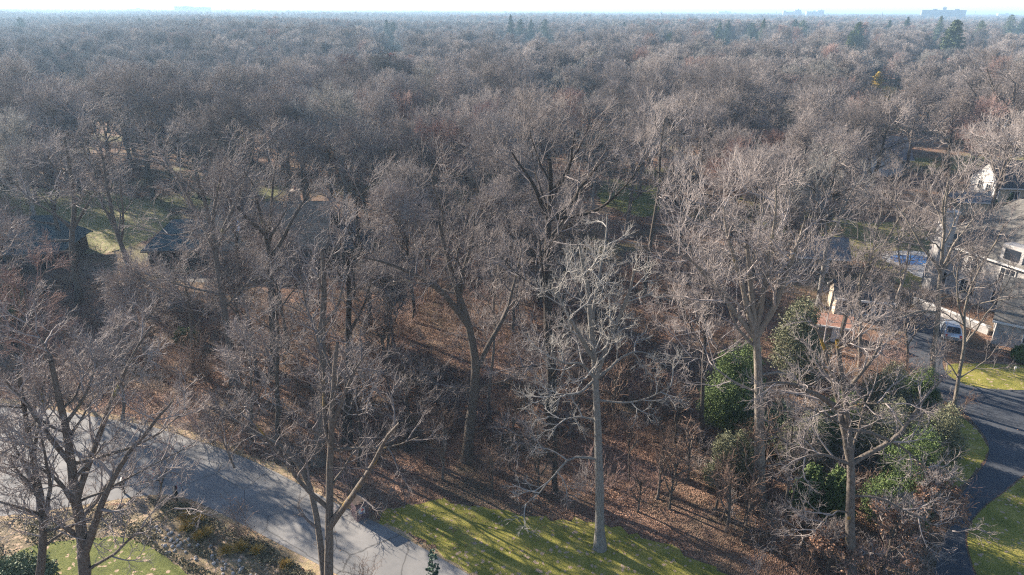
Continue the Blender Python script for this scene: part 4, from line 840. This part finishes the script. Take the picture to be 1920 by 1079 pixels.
# young oaks that kept their dry leaves
def leafy_oak(px, py, h, seed, label):
    a = oak(seed, h=h, q=(7, 6, 3), nl=9, fork=.15, spread=1.0, r=.09, thick=.9); t = thing('young_oak', label, 'tree', G(px, py), 0, 'young oaks with dry leaves')
    link('trunk', raw_mesh('trunk', *a[0], M['bark'], True), t); link('crown', raw_mesh('crown', *a[1], M['twig']), t)
    rng = np.random.default_rng(seed); vs = a[1][0]; p = vs[rng.integers(int(len(vs) * .5), len(vs), 5200)]; p = p[(p[:, 2] < h * .75)] + rng.normal(0, .08, (int((p[:, 2] < h * .75).sum()), 3))
    link('dry_leaves', raw_mesh('dry_leaves', *quads(rng, p, .085), M['dryleaf']), t)
leafy_oak(1655, 1075, 6.5, 91, 'young oak with pinkish brown leaves right of the lichened oak trunk'); leafy_oak(1548, 1085, 5.0, 92, 'young oak with pinkish brown leaves left of the lichened oak trunk'); leafy_oak(1720, 1010, 6.5, 93, 'leaf holding young oak nearest the driveway'); leafy_oak(1500, 1040, 4.0, 94, 'low leaf holding young oak at the edge of the leaf litter')
# ------------------------------------------------------------------ buildings
def gable(parent, w, d, eave, ridge, wall, roof, over=.5, loc=(0, 0), rz=0.0, hip=0.0, base=0.0):
    """walls w (local x) by d (local y), ridge along x; hip pulls the ridge ends in"""
    cs, sn = math.cos(rz), math.sin(rz)
    T = lambda x, y, z: (loc[0] + x * cs - y * sn, loc[1] + x * sn + y * cs, z)
    a, b = w / 2, d / 2; v = [T(-a, -b, base), T(a, -b, base), T(a, b, base), T(-a, b, base), T(-a, -b, eave), T(a, -b, eave), T(a, b, eave), T(-a, b, eave)]
    f = [(0, 1, 5, 4), (2, 3, 7, 6), (1, 2, 6, 5), (3, 0, 4, 7)]
    if not hip: v += [T(-a, 0, ridge - .05), T(a, 0, ridge - .05)]; f = f[:2] + [(1, 2, 6, 9, 5), (3, 0, 4, 8, 7)]
    m = MB(); m.add(v, f); wo = m.build('wall', M[wall], parent)
    A, Bb = a + over, b + over; sl = (ridge - eave) / b; e = eave - over * sl; r = MB(); t = .22; hx = A - hip
    r.slab([T(-A, -Bb, e + t), T(A, -Bb, e + t), T(hx, 0, ridge + t), T(-hx, 0, ridge + t)], t)
    r.slab([T(A, Bb, e + t), T(-A, Bb, e + t), T(-hx, 0, ridge + t), T(hx, 0, ridge + t)], t)
    if hip: r.slab([T(A, -Bb, e + t), T(A, Bb, e + t), T(hx, 0, ridge + t)], t); r.slab([T(-A, Bb, e + t), T(-A, -Bb, e + t), T(-hx, 0, ridge + t)], t)
    ro = r.build('roof', M[roof], parent)
    for s in (-1, 1): p = T(0, s * (Bb + .07), 0); tr = MB(); tr.box((p[0], p[1], e + .1), (2 * A, .14, .2), rz); tr.build('gutter', M['darkwall' if wall == 'darkwall' else 'white'], ro)
    return wo, ro, T
def window(parent, T, x, y, z, w, h, side, rz, bars=2, frame='white', arch=False):
    """side 'x' = on a wall facing local +-x, 'y' = facing local +-y; (x, y) on the wall face"""
    p = T(x, y, z); dx, dy = (w + .24, .12) if side == 'y' else (.12, w + .24); f = MB()
    def bx(o, zc, ww, hh, th=.12):
        q = T(x + (o if side == 'y' else 0), y + (0 if side == 'y' else o), zc); f.box(q, ((ww, th, hh) if side == 'y' else (th, ww, hh)), rz)
    bx(0, z + h / 2 + .06, w + .24, .12); bx(0, z - h / 2 - .06, w + .24, .12); bx(-w / 2 - .06, z, .12, h); bx(w / 2 + .06, z, .12, h)
    for k in range(1, bars): bx(-w / 2 + w * k / bars, z, .07, h, .09)
    bx(0, z + .1, w - .1, .05, .08)
    if arch:
        for k in range(9):
            a0 = math.pi * k / 9; a1 = math.pi * (k + 1) / 9; q0 = T(x + (math.cos(a0) * w / 2 if side == 'y' else 0), y + (0 if side == 'y' else math.cos(a0) * w / 2), z + h / 2 + .1 + math.sin(a0) * w * .4); q1 = T(x + (math.cos(a1) * w / 2 if side == 'y' else 0), y + (0 if side == 'y' else math.cos(a1) * w / 2), z + h / 2 + .1 + math.sin(a1) * w * .4)
            f.cyl(q0, q1, .14, .14, 6)
    fo = f.build('window', M[frame], parent); g = MB(); g.box(p, ((w, .04, h) if side == 'y' else (.04, w, h)), rz); g.build('pane', M['glass'], fo); return fo
def chimney(parent, c, w, d, z0, z1, m, pot=True):
    b = MB(); b.box((c[0], c[1], (z0 + z1) / 2), (w, d, z1 - z0)); b.box((c[0], c[1], z1 + .08), (w + .25, d + .25, .16)); o = b.build('chimney', M[m], parent)
    if pot: q = MB(); q.cyl((c[0], c[1], z1 + .16), (c[0], c[1], z1 + .7), .2, .16, 10); q.build('chimney_pot', M['brick'], o)
    return o
# dark shingled house on the left
c = G(505, 500); t = thing('shingled_house', 'dark walled house with brown shake roof and two skylights half hidden by oaks', 'house', (c.x, c.y + 4.0, 0), R_(4))
w_, r_, T = gable(t, 15.5, 11, 3.6, 8.2, 'darkwall', 'shake', .7)
def on_slope(x, f, lift=.3): return Vector((x, -6.2 + f * 6.2, 3.0 + f * 5.2 + lift))
for x in (-4.4, -2.2):
    s = MB(); s.slab([on_slope(x, .32, .42), on_slope(x + 1.1, .32, .42), on_slope(x + 1.1, .62, .42), on_slope(x, .62, .42)], .22); fo = s.build('skylight', M['black'], r_)
    s = MB(); s.slab([on_slope(x + .1, .34, .45), on_slope(x + 1.0, .34, .45), on_slope(x + 1.0, .60, .45), on_slope(x + .1, .60, .45)], .02); s.build('pane', M['skylight'], fo)
for x in (-5.5, -2.5, .5, 3.5, 6.0): window(t, T, x, -5.52, 1.7, 1.7, 1.9, 'y', 0, 2, 'timber')
window(t, T, -7.77, 0, 1.9, 1.4, 1.5, 'x', 0, 2, 'timber')
gable(t, 9.5, 8.0, 2.8, 5.6, 'darkwall', 'slate', .6, loc=(-12.2, 0.6), rz=R_(0), hip=3.2)
gable(t, 6.5, 6.5, 2.8, 5.0, 'darkwall', 'charcoal', .5, loc=(10.4, -1.0), rz=R_(90), hip=2.0)
chimney(t, (3.2, 1.2), 1.1, 1.4, 5, 9.6, 'timber')
# far left dark roofed house
c = G(20, 512); t = thing('dark_house', 'low dark house with blue grey roof cut by the left edge', 'house', (c.x - 2, c.y + 5, 0), R_(8))
w_, r_, T = gable(t, 15, 9, 2.9, 6.4, 'darkwall', 'slate', .7, hip=2.5)
for x in (-4, 0, 4): window(t, T, x, -4.52, 1.5, 1.6, 1.3, 'y', 0, 2, 'timber')
# slatted fence
c = G(75, 545); t = thing('picket_fence', 'weathered grey picket fence beside the dark house at the left edge', 'fence', (c.x, c.y, 0), R_(22))
for k in range(30): b = MB(); b.box((-3.6 + k * .25, 0, .85), (.14, .03, 1.6)); b.add([(-3.67 + k * .25, 0, 1.65), (-3.53 + k * .25, 0, 1.65), (-3.6 + k * .25, 0, 1.78)], [(0, 1, 2)]); b.build('picket', M['timber'], t)
b = MB(); b.box((0, .045, .45), (7.5, .05, .1)); b.build('rail', M['timber'], t); b = MB(); b.box((0, .045, 1.3), (7.5, .05, .1)); b.build('rail', M['timber'], t)
# white stone house at the right
RH = R_(111.2); t = thing('stone_house', 'white stone house with grey shingle hip roof, arched upper window and tall chimney', 'house', (64.6, 80.6, 0), 0)
w_, r_, T = gable(t, 17, 13, 6.6, 12.3, 'stone', 'grey_shingle', .5, rz=RH, hip=6.0)
for x in (-6.2, -2.0, 2.2, 6.2):
    window(t, T, x, 6.53, 4.9, 1.7, 1.5, 'y', RH, 3, arch=(x == -2.0))
    window(t, T, x, 6.53, 1.8, 2.0, 1.7, 'y', RH, 4)
for y_ in (-3.5, 0, 3.5):
    window(t, T, -8.53, y_, 4.9, 1.6, 1.4, 'x', RH, 3); window(t, T, -8.53, y_, 1.8, 1.8, 1.6, 'x', RH, 4)
chimney(t, T(6.5, 7.1, 0)[:2], 1.5, 1.5, 0, 10.6, 'stone')
# dormer
dm = MB(); p = T(-2.0, 5.9, 0); dm.box((p[0], p[1], 7.6), (2.6, 1.6, 2.0), RH); dq = dm.build('dormer', M['stone'], t); dm = MB(); p2 = T(-2.0, 6.72, 0); dm.box((p2[0], p2[1], 7.5), (1.8, .06, 1.3), RH); dm.build('pane', M['glass'], dq)
# garage wing towards the camera
w2, r2, T2 = gable(t, 10.5, 7.5, 3.1, 6.6, 'stone', 'grey_shingle', .45, loc=(-4.9, -12.6), rz=R_(-36))
window(t, T2, -1.6, -3.78, 1.7, 2.0, 1.7, 'y', R_(-36), 4); window(t, T2, 2.6, -3.78, 1.7, 2.0, 1.7, 'y', R_(-36), 4); window(t, T2, -5.28, 0, 1.7, 1.8, 1.6, 'x', R_(-36), 4)
# low garage with white trim left of the drive
c = G(1625, 600); t = thing('garage', 'small pale garage with dark openings behind the terracotta roof', 'garage', (c.x, c.y + 2.6, 0), R_(-14))
w_, r_, T = gable(t, 6.0, 4.4, 2.4, 3.7, 'beige', 'charcoal', .3)
for x in (-1.7, .4, 2.1): window(t, T, x, -2.22, 1.3, 1.2, 1.4, 'y', 0, 2)
c = G(1566, 640); t = thing('shed', 'low shed with sunlit terracotta tile roof', 'shed', (c.x, c.y + 1.0, 0), R_(-20))
w_, r_, T = gable(t, 3.2, 2.4, 1.9, 2.6, 'timber', 'terra', .25); b = MB(); b.box((0.2, -1.23, .9), (.8, .06, 1.7)); b.build('door', M['white'], t)
c = G(1530, 500); t = thing('grey_roofed_shed', 'shaded shed with pale blue grey roof behind the pale twin stemmed tree', 'shed', (c.x, c.y, 0), R_(-10))
w_, r_, T = gable(t, 6.5, 5, 2.4, 4.4, 'timber', 'greyroof', .4); b = MB(); b.box((0.5, -2.53, 1.0), (1.0, .06, 2.0)); b.build('door', M['white'], t)
# beige house with white gable
t = thing('beige_house', 'beige sided house with charcoal roof, brick chimney and sunlit white gable end', 'house', (101.0, 123.0, 0), R_(-7))
w_, r_, T = gable(t, 27, 10.5, 5.4, 9.0, 'beige', 'charcoal', .5)
for x in (-11, -5, -1, 3.5, 8): window(t, T, x, -5.28, 3.9, 1.4, 1.4, 'y', 0, 2)
for x in (-9, -3, 3, 8): window(t, T, x, -5.28, 1.4, 1.6, 1.3, 'y', 0, 2)
gw = MB(); gw.add([(-13.56, -5.2, 0), (-13.56, 5.2, 0), (-13.56, 5.2, 5.35), (-13.56, 0, 8.8), (-13.56, -5.2, 5.35)], [(0, 1, 2, 3, 4)]); gw.build('gable_cladding', M['white'], t)
window(t, T, -13.62, -1.5, 4.2, 1.3, 1.4, 'x', 0, 2); window(t, T, -13.62, 1.5, 4.2, 1.3, 1.4, 'x', 0, 2)
chimney(t, (-1.5, 1.8), 1.4, 1.0, 6.5, 10.2, 'brick', False)
for x, y_ in ((3, 1.2), (-8, -2)): b = MB(); b.box((x, y_, 8.6 if x > 0 else 7.9), (.5, .5, .7)); b.build('roof_vent', M['steel'], r_)
gable(t, 6, 5, 2.6, 3.6, 'beige', 'greyroof', .5, loc=(-16.9, -3.0), hip=1.5)
# far grey roofed house
c = G(1610, 322); t = thing('grey_roofed_house', 'long low house with pale blue grey roofs and white gable trim seen through the canopy', 'house', (c.x, c.y + 5, 0), R_(-6))
w_, r_, T = gable(t, 22, 11, 3.4, 7.2, 'white', 'greyroof', .6); gable(t, 7, 8, 3.2, 6.2, 'white', 'greyroof', .5, loc=(4.0, -6.0), rz=R_(90)); gable(t, 6, 7, 3.2, 6.0, 'white', 'greyroof', .5, loc=(-7.0, -5.6), rz=R_(90))
for x in (-1.5, 8.5): window(t, T, x, -5.53, 1.7, 1.6, 1.5, 'y', 0, 2)
# far houses in the wood
for k, (px, py, wd, ro, wl, lb) in enumerate([(880, 335, 12, 'greyroof', 'beige', 'small grey roof deep in the middle of the wood'), (1735, 122, 26, 'charcoal', 'beige', 'low far house behind the pale road at the upper right'), (300, 268, 14, 'greyroof', 'beige', 'far pale roof beside the small lawn in the upper left')]):
    c = G(px, py); t = thing('far_house', lb, 'house', (c.x, c.y, 0), R_(-10 + 13 * k)); w_, r_, T = gable(t, wd, 9, 3, 5.8, wl, ro, .5)
    for x in (-wd * .3, 0, wd * .3): window(t, T, x, -4.53, 1.6, 1.5, 1.3, 'y', 0, 2)
# ------------------------------------------------------------------ skyline
def block(name, label, px, D, parts, mw='far_wall', mg='far_blue'):
    b = V(px, 24, D); t = thing(name, label, 'building', (b.x, D, 0), math.atan2(-b.x, D) * .6)
    for (dx, w, d, h) in parts:
        m = MB(); m.box((dx, 0, h / 2), (w, d, h)); m.box((dx, 0, h + .8), (w + .8, d + .8, 1.6)); wo = m.build('wall', M[mw], t)
        g = MB(); z = 6
        while z < h - 3:
            g.box((dx, -d / 2 - .06, z), (w * .94, .1, 1.7)); z += 4.0
        g.build('window_bands', M[mg], t); rf = MB(); rf.box((dx + w * .1, 0, h + 3.2), (w * .22, d * .4, 3.2)); rf.build('roof_plant', M['far_wall'], t)
block('office_block', 'long grey block on the left horizon below the water towers', 362, 2900, [(-30, 66, 30, 38), (36, 62, 26, 35)])
block('office_block', 'broad grey office block with central tower on the right horizon', 1768, 2500, [(-33, 66, 24, 41), (33, 66, 24, 41), (0, 11, 28, 49)])
block('office_block', 'white low office complex on the horizon left of the grey block, left wing', 1490, 3000, [(-40, 10, 20, 36), (-5, 60, 30, 33), (10, 24, 24, 40)], 'far_pale')
block('office_block', 'white low office complex on the horizon left of the grey block, right wing', 1533, 3050, [(-20, 50, 30, 34), (10, 26, 24, 39)], 'far_pale')
for px, D, h, lb in ((425, 3600, 24, 'low pale hall on the left horizon beside the grey block'), (474, 3500, 25, 'second low pale hall on the left horizon'), (257, 3300, 27, 'white hall at the left horizon'), (1885, 4000, 30, 'low white hall at the right end of the horizon'), (1358, 4200, 32, 'small far block on the horizon right of the middle')):
    block('far_hall', lb, px, D, [(0, 70, 40, h)], 'far_pale')
for px, yt, D, lb in ((374, 12, 5200, 'round water tower on the left horizon, taller one'), (388, 15.5, 6200, 'round water tower on the left horizon, lower one')):
    b = V(px, yt + 3, D); t = thing('water_tower', lb, 'water tower', (b.x, D, 0)); m = MB(); m.ball((0, 0, b.z), (13, 13, 9), 16, 8); m.build('tank', M['far_wall'], t, smooth=True)
    m = MB(); m.cyl((0, 0, 0), (0, 0, b.z - 6), 4, 3, 10); m.build('column', M['far_wall'], t)
for px, yt, D, lb in ((278, 18, 900, 'thin mast at the far left'), (540, 18.5, 900, 'thin mast left of the middle'), (791, 19, 800, 'tall thin mast in the middle of the horizon'), (992, 24, 1100, 'short mast right of the middle spruces'), (1093, 27, 900, 'light pole right of the middle spruces'), (1240, 20, 1000, 'thin mast right of the middle'), (1456, 21, 1500, 'mast beside the white office complex'), (1655, 22, 1200, 'mast left of the grey office block'), (1829, 20, 1300, 'mast right of the grey office block'), (1605, 26, 1500, 'faint mast left of the rusty crown')):
    b = V(px, yt, D); t = thing('utility_mast', lb, 'mast', (b.x, D, 0), .3); m = MB(); m.cyl((0, 0, 0), (0, 0, b.z), .42, .22, 8); m.build('pole', M['steel'], t); m = MB(); m.box((0, 0, b.z - 2), (3.6, .3, .3)); m.build('crossarm', M['steel'], t); m = MB(); m.cyl((0, 0, b.z - 3), (0, 0, b.z - 4.4), .8, .8, 8); m.build('antenna', M['steel'], t)
# ------------------------------------------------------------------ things along the road and in the gardens
def mailbox(px, py, rz, label, tilt=0):
    t = thing('mailbox', label, 'mailbox', G(px, py), rz, 'mailboxes by the road'); m = MB(); m.box((0, 0, .5), (.12, .12, 1.0)); m.box((0, -.1, .92), (.09, .5, .09)); m.build('post', M['black'], t, bevel=.01)
    m = MB(); pr = [(-.15, 0), (.15, 0), (.15, .17)] + [(.15 * math.cos(a), .17 + .15 * math.sin(a)) for a in [math.pi * k / 8 for k in range(1, 8)]] + [(-.15, .17)]; n = len(pr)
    m.add([(x, -.42, 1.0 + z) for x, z in pr] + [(x, .28, 1.0 + z) for x, z in pr], [tuple(range(n)), tuple(range(2 * n - 1, n - 1, -1))] + [(i, (i + 1) % n, n + (i + 1) % n, n + i) for i in range(n)]); b = m.build('box', M['black'], t)
    m = MB(); m.box((.17, .05, 1.3), (.02, .12, .2)); m.build('flag', M['red'], b); m = MB(); m.box((0, -.05, .82), (.22, .45, .2)); m.build('paper_holder', M['black'], t)
mailbox(333, 942, R_(30), 'black mailbox on a post at the road edge, right of the small crooked tree'); mailbox(234, 926, R_(20), 'black mailbox on a post left of the small crooked tree')
# square pillar by the lawn corner
t = thing('brick_pillar', 'dark square pillar with round inset and white placard at the lawn corner beside the road', 'pillar', G(676, 968), R_(38))
m = MB(); m.box((0, 0, .75), (.95, .95, 1.5)); m.build('shaft', M['pier'], t, bevel=.02); m = MB(); m.box((0, 0, 1.56), (1.12, 1.12, .12)); m.build('cap', M['darkwall'], t, bevel=.02)
m = MB(); m.cyl((.481, .05, .85), (.53, .05, .85), .36, .36, 24); rg_ = m.build('round_inset', M['black'], t); m = MB(); m.cyl((.535, .05, .85), (.55, .05, .85), .22, .22, 20); m.build('hub', M['far_blue'], rg_)
m = MB(); m.box((-.1, -.50, .85), (.5, .04, .5)); pl = m.build('placard', M['white'], t); m = MB(); m.cyl((-.05, -.525, .95), (-.05, -.535, .95), .11, .11, 16); m.build('red_mark', M['red'], pl); m = MB(); m.box((-.1, -.53, .68), (.3, .012, .08)); m.build('blue_mark', M['blue'], pl)
# car on the driveway
def car(loc, rz, label):
    t = thing('parked_car', label, 'car', loc, rz); pr = [(-2.25, .35), (-2.3, .75), (-2.2, .98), (-1.9, 1.05), (-1.35, 1.62), (.55, 1.66), (1.15, 1.12), (2.15, .95), (2.3, .7), (2.25, .35)]
    m = MB(); n = len(pr); yy = [-.88, -.80, .80, .88]; vs = []
    for k, y_ in enumerate(yy):
        for x, z in pr: vs.append((x * (1 if k in (1, 2) else .985), y_ * (.82 if z > 1.2 else 1), z + (0.0 if k in (1, 2) else -.03)))
    fs = [tuple(range(n))[::-1], tuple(range(3 * n, 4 * n))] + [(k * n + i, k * n + (i + 1) % n, (k + 1) * n + (i + 1) % n, (k + 1) * n + i) for k in range(3) for i in range(n)]
    m.add(vs, fs); m.build('body', M['silver'], t, bevel=.04)
    m = MB(); m.slab([(.62, -.60, 1.62), (.62, .60, 1.62), (1.14, .68, 1.16), (1.14, -.68, 1.16)], -.03); m.build('windscreen', M['glass'], t); m = MB(); m.slab([(-1.42, -.60, 1.58), (-1.42, .60, 1.58), (-1.9, .68, 1.11), (-1.9, -.68, 1.11)], -.03); m.build('rear_window', M['glass'], t)
    for s in (-1, 1):
        m = MB(); m.add([(-1.6, s * .80, 1.15), (.95, s * .80, 1.15), (.5, s * .70, 1.58), (-1.25, s * .70, 1.56)], [(0, 1, 2, 3)]); m.build('side_window', M['glass'], t)
        m = MB(); m.box((2.24, s * .62, .78), (.12, .36, .16)); m.build('headlight', M['white'], t); m = MB(); m.box((-2.27, s * .68, .85), (.08, .22, .3)); m.build('tail_light', M['red'], t)
        for x in (-1.4, 1.4): m = MB(); m.cyl((x, s * .66, .34), (x, s * .90, .34), .34, .34, 20); w = m.build('wheel', M['rubber'], t); m = MB(); m.cyl((x, s * .895, .34), (x, s * .915, .34), .2, .2, 14); m.build('rim', M['steel'], w)
car(G(1778, 628), R_(68), 'silver car parked on the black driveway in front of the stone house')
# low wall along the drive
p, q_ = G(1712, 572), G(1852, 628); t = thing('garden_wall', 'low white capped wall between the black driveway and the stone house', 'wall', (0, 0, 0)); a = math.atan2(q_.y - p.y, q_.x - p.x); c = (p + q_) / 2
m = MB(); m.box((c.x, c.y, .45), ((q_ - p).length, .3, .9), a); m.build('stonework', M['stone'], t); m = MB(); m.box((c.x, c.y, .96), ((q_ - p).length + .1, .42, .12), a); m.build('coping', M['white'], t)
# white chain fence in the distance right
p, q_ = G(1856, 291), G(1915, 293); t = thing('white_fence', 'white rail fence beyond the far lawn at the right edge', 'fence', (0, 0, 0)); dv = q_ - p; a = math.atan2(dv.y, dv.x)
for k in range(9): c = p + dv * k / 8; m = MB(); m.box((c.x, c.y, .8), (.18, .18, 1.6)); m.build('post', M['white'], t)
for z in (.5, 1.0, 1.45): c = (p + q_) / 2; m = MB(); m.box((c.x, c.y, z), (dv.length, .08, .16), a); m.build('rail', M['white'], t)
# rocks of the dry stream
rr = random.Random(3); RK = []
for k in range(4): m = MB(); m.ball((0, 0, .08), (.2, .16, .14), 8, 5, .18, rr); RK.append(m.mesh('rock', M['rock']))
def along(P, f):
    f = f * (len(P) - 1); i = min(int(f), len(P) - 2); return P[i].lerp(P[i + 1], f - i)
st = [G(*p) for p in ((284, 996), (330, 1016), (380, 1042), (440, 1068), (500, 1100))]
for k in range(96):
    c = along(st, rr.random() ** 1.1) + Vector((rr.gauss(0, .38), rr.gauss(0, .45), 0)); o = link('rock', RK[k % 4], None, (c.x, c.y, .01)); s_ = rr.uniform(.3, .85); o.scale = (s_, s_ * rr.uniform(.8, 1.2), s_); o.rotation_euler = (0, 0, rr.uniform(0, 6)); tag(o, 'pale rounded rock in the stone band beside the sandy path of the garden bed', 'rock', 'rocks along the garden path')
lay('lawn', 'path', [(296, 1008), (345, 1030), (400, 1056), (460, 1080), (520, 1108), (500, 1118), (430, 1086), (380, 1066), (320, 1036), (285, 1016)], 0.014, 'verge', smooth_it=1)
# tufts and ground ivy
def tuft(px, py, s_, lb, m='gold'):
    n = 260; rng = np.random.default_rng(int(px)); d = norm(np.c_[rng.normal(0, .55, (n, 2)), np.full(n, .8)]); P, Q = walk(rng, np.c_[rng.normal(0, .08, (n, 2)), np.zeros(n)], d, rng.uniform(.3, .6, n) * s_, 4, .12, -.14, np.full(n, .014), .005)
    o = link('grass_tuft', raw_mesh('grass_tuft', *tubes([(P, Q, 3)]), M[m])); o.location = G(px, py); tag(o, lb, 'ornamental grass', 'grass tufts in the garden bed')
for px, py, s_, lb in ((349, 973, 1.3, 'golden grass tuft, topmost one below the right mailbox'), (360, 983, 1.1, 'golden grass tuft just below the topmost one'), (371, 979, 1.3, 'yellow green grass tuft beside the topmost ones'), (352, 993, 1.5, 'golden grass tuft at the rock band'), (385, 1003, 1.3, 'orange grass tuft in the middle of the bed'),
                      (372, 1010, 1.1, 'low orange grass tuft beside the middle one'), (425, 1036, 1.3, 'golden grass tuft towards the road edge'), (452, 1030, 1.3, 'greenish gold grass tuft towards the road edge'), (482, 1036, 1.2, 'dull green grass tuft nearest the road'), (535, 1062, 1.1, 'golden grass tuft at the bottom of the bed')):
    tuft(px, py, s_, lb)
rng = np.random.default_rng(9); bp = POLY['lawn'][1]; gp = POLY['lawn'][2]; A = np.array(bp); q = np.c_[rng.uniform(A[:, 0].min(), A[:, 0].max(), 90000), rng.uniform(A[:, 1].min(), A[:, 1].max(), 90000)]
cl = np.sin(q[:, 0] * 1.7 + 1.3 * np.sin(q[:, 1] * 1.2)) + np.sin(q[:, 1] * 1.9 + q[:, 0]) + rng.normal(0, .7, len(q)); q = q[cl > .2]
path_p = POLY['lawn'][-1]
q = np.array([p for p in q if inside(*p, bp) and not inside(*p, gp) and not inside(*p, path_p)])
o = link('ground_ivy', raw_mesh('ground_ivy', *quads(rng, np.c_[q, rng.uniform(.03, .22, len(q))], .07, .3), M['cover'])); o['kind'] = 'stuff'
# fallen timber
def log(p0, p1, r0, lb):
    a, b = G(*p0), G(*p1); a.z = b.z = r0 * .8; t = thing('fallen_log', lb, 'log', a); m = MB(); m.cyl((0, 0, 0), b - a, r0, r0 * .5, 10); m.build('trunk', M['bark'], t); m = MB(); c = (b - a) * .55; m.cyl(c, c + Vector((.9, .5, .8)), r0 * .35, .02, 6); m.cyl(c * 1.4, c * 1.4 + Vector((-.6, .8, .7)), r0 * .3, .02, 6); m.build('broken_branch', M['bark'], t)
log((780, 835), (868, 806), .2, 'fallen grey log lying left of the big forked oak'); log((1210, 790), (1290, 770), .14, 'fallen log behind the lone lawn tree'); log((560, 690), (620, 700), .15, 'fallen log in the brush right of the straight oak')
# red bench table on the patio
t = thing('picnic_table', 'small red picnic table on the patio of the shingled house', 'table', G(476, 524), .3); m = MB(); m.box((0, 0, .74), (1.8, .8, .06)); m.build('table_top', M['redwood'], t)
for s in (-1, 1):
    m = MB(); m.box((0, s * .7, .44), (1.8, .28, .05)); m.build('bench', M['redwood'], t); m = MB(); m.cyl((s * .6, -.7, 0), (s * .6, .2, .72), .05, .05, 6); m.cyl((s * .6, .7, 0), (s * .6, -.2, .72), .05, .05, 6); m.build('leg', M['redwood'], t)
# red leaves on the small roadside tree
tt, tw, _ = _sm; P = tw[-1][0].reshape(-1, 3); rng = np.random.default_rng(2); P = P[rng.integers(0, len(P), 120)]; link('red_leaves', raw_mesh('red_leaves', *quads(rng, P, .05), M['redbud']), tt)
# a garden lamp
t = thing('garden_lamp', 'small white garden lamp on the grass left of the clipped bush', 'lamp', G(1900, 702)); m = MB(); m.cyl((0, 0, 0), (0, 0, .6), .03, .03, 8); m.build('post', M['steel'], t); m = MB(); m.cyl((0, 0, .6), (0, 0, .85), .1, .12, 10); m.build('lamp_head', M['white'], t)

# ------------------------------------------------------------------ haze
hz = MB(); hz.box((0, 9000, 24.0), (26000, 18400, 50.0))
hm = bpy.data.materials.new('haze_air'); hm.use_nodes = True; hn = hm.node_tree; hn.nodes.clear()
ho = hn.nodes.new('ShaderNodeOutputMaterial'); hv = hn.nodes.new('ShaderNodeVolumePrincipled')
hv.inputs['Color'].default_value = (0.52, 0.76, 1.0, 1); hv.inputs['Density'].default_value = 0.00026; hv.inputs['Anisotropy'].default_value = 0.2
hn.links.new(hv.outputs[0], ho.inputs['Volume'])
hzo = hz.build('haze', hm); hzo['kind'] = 'stuff'
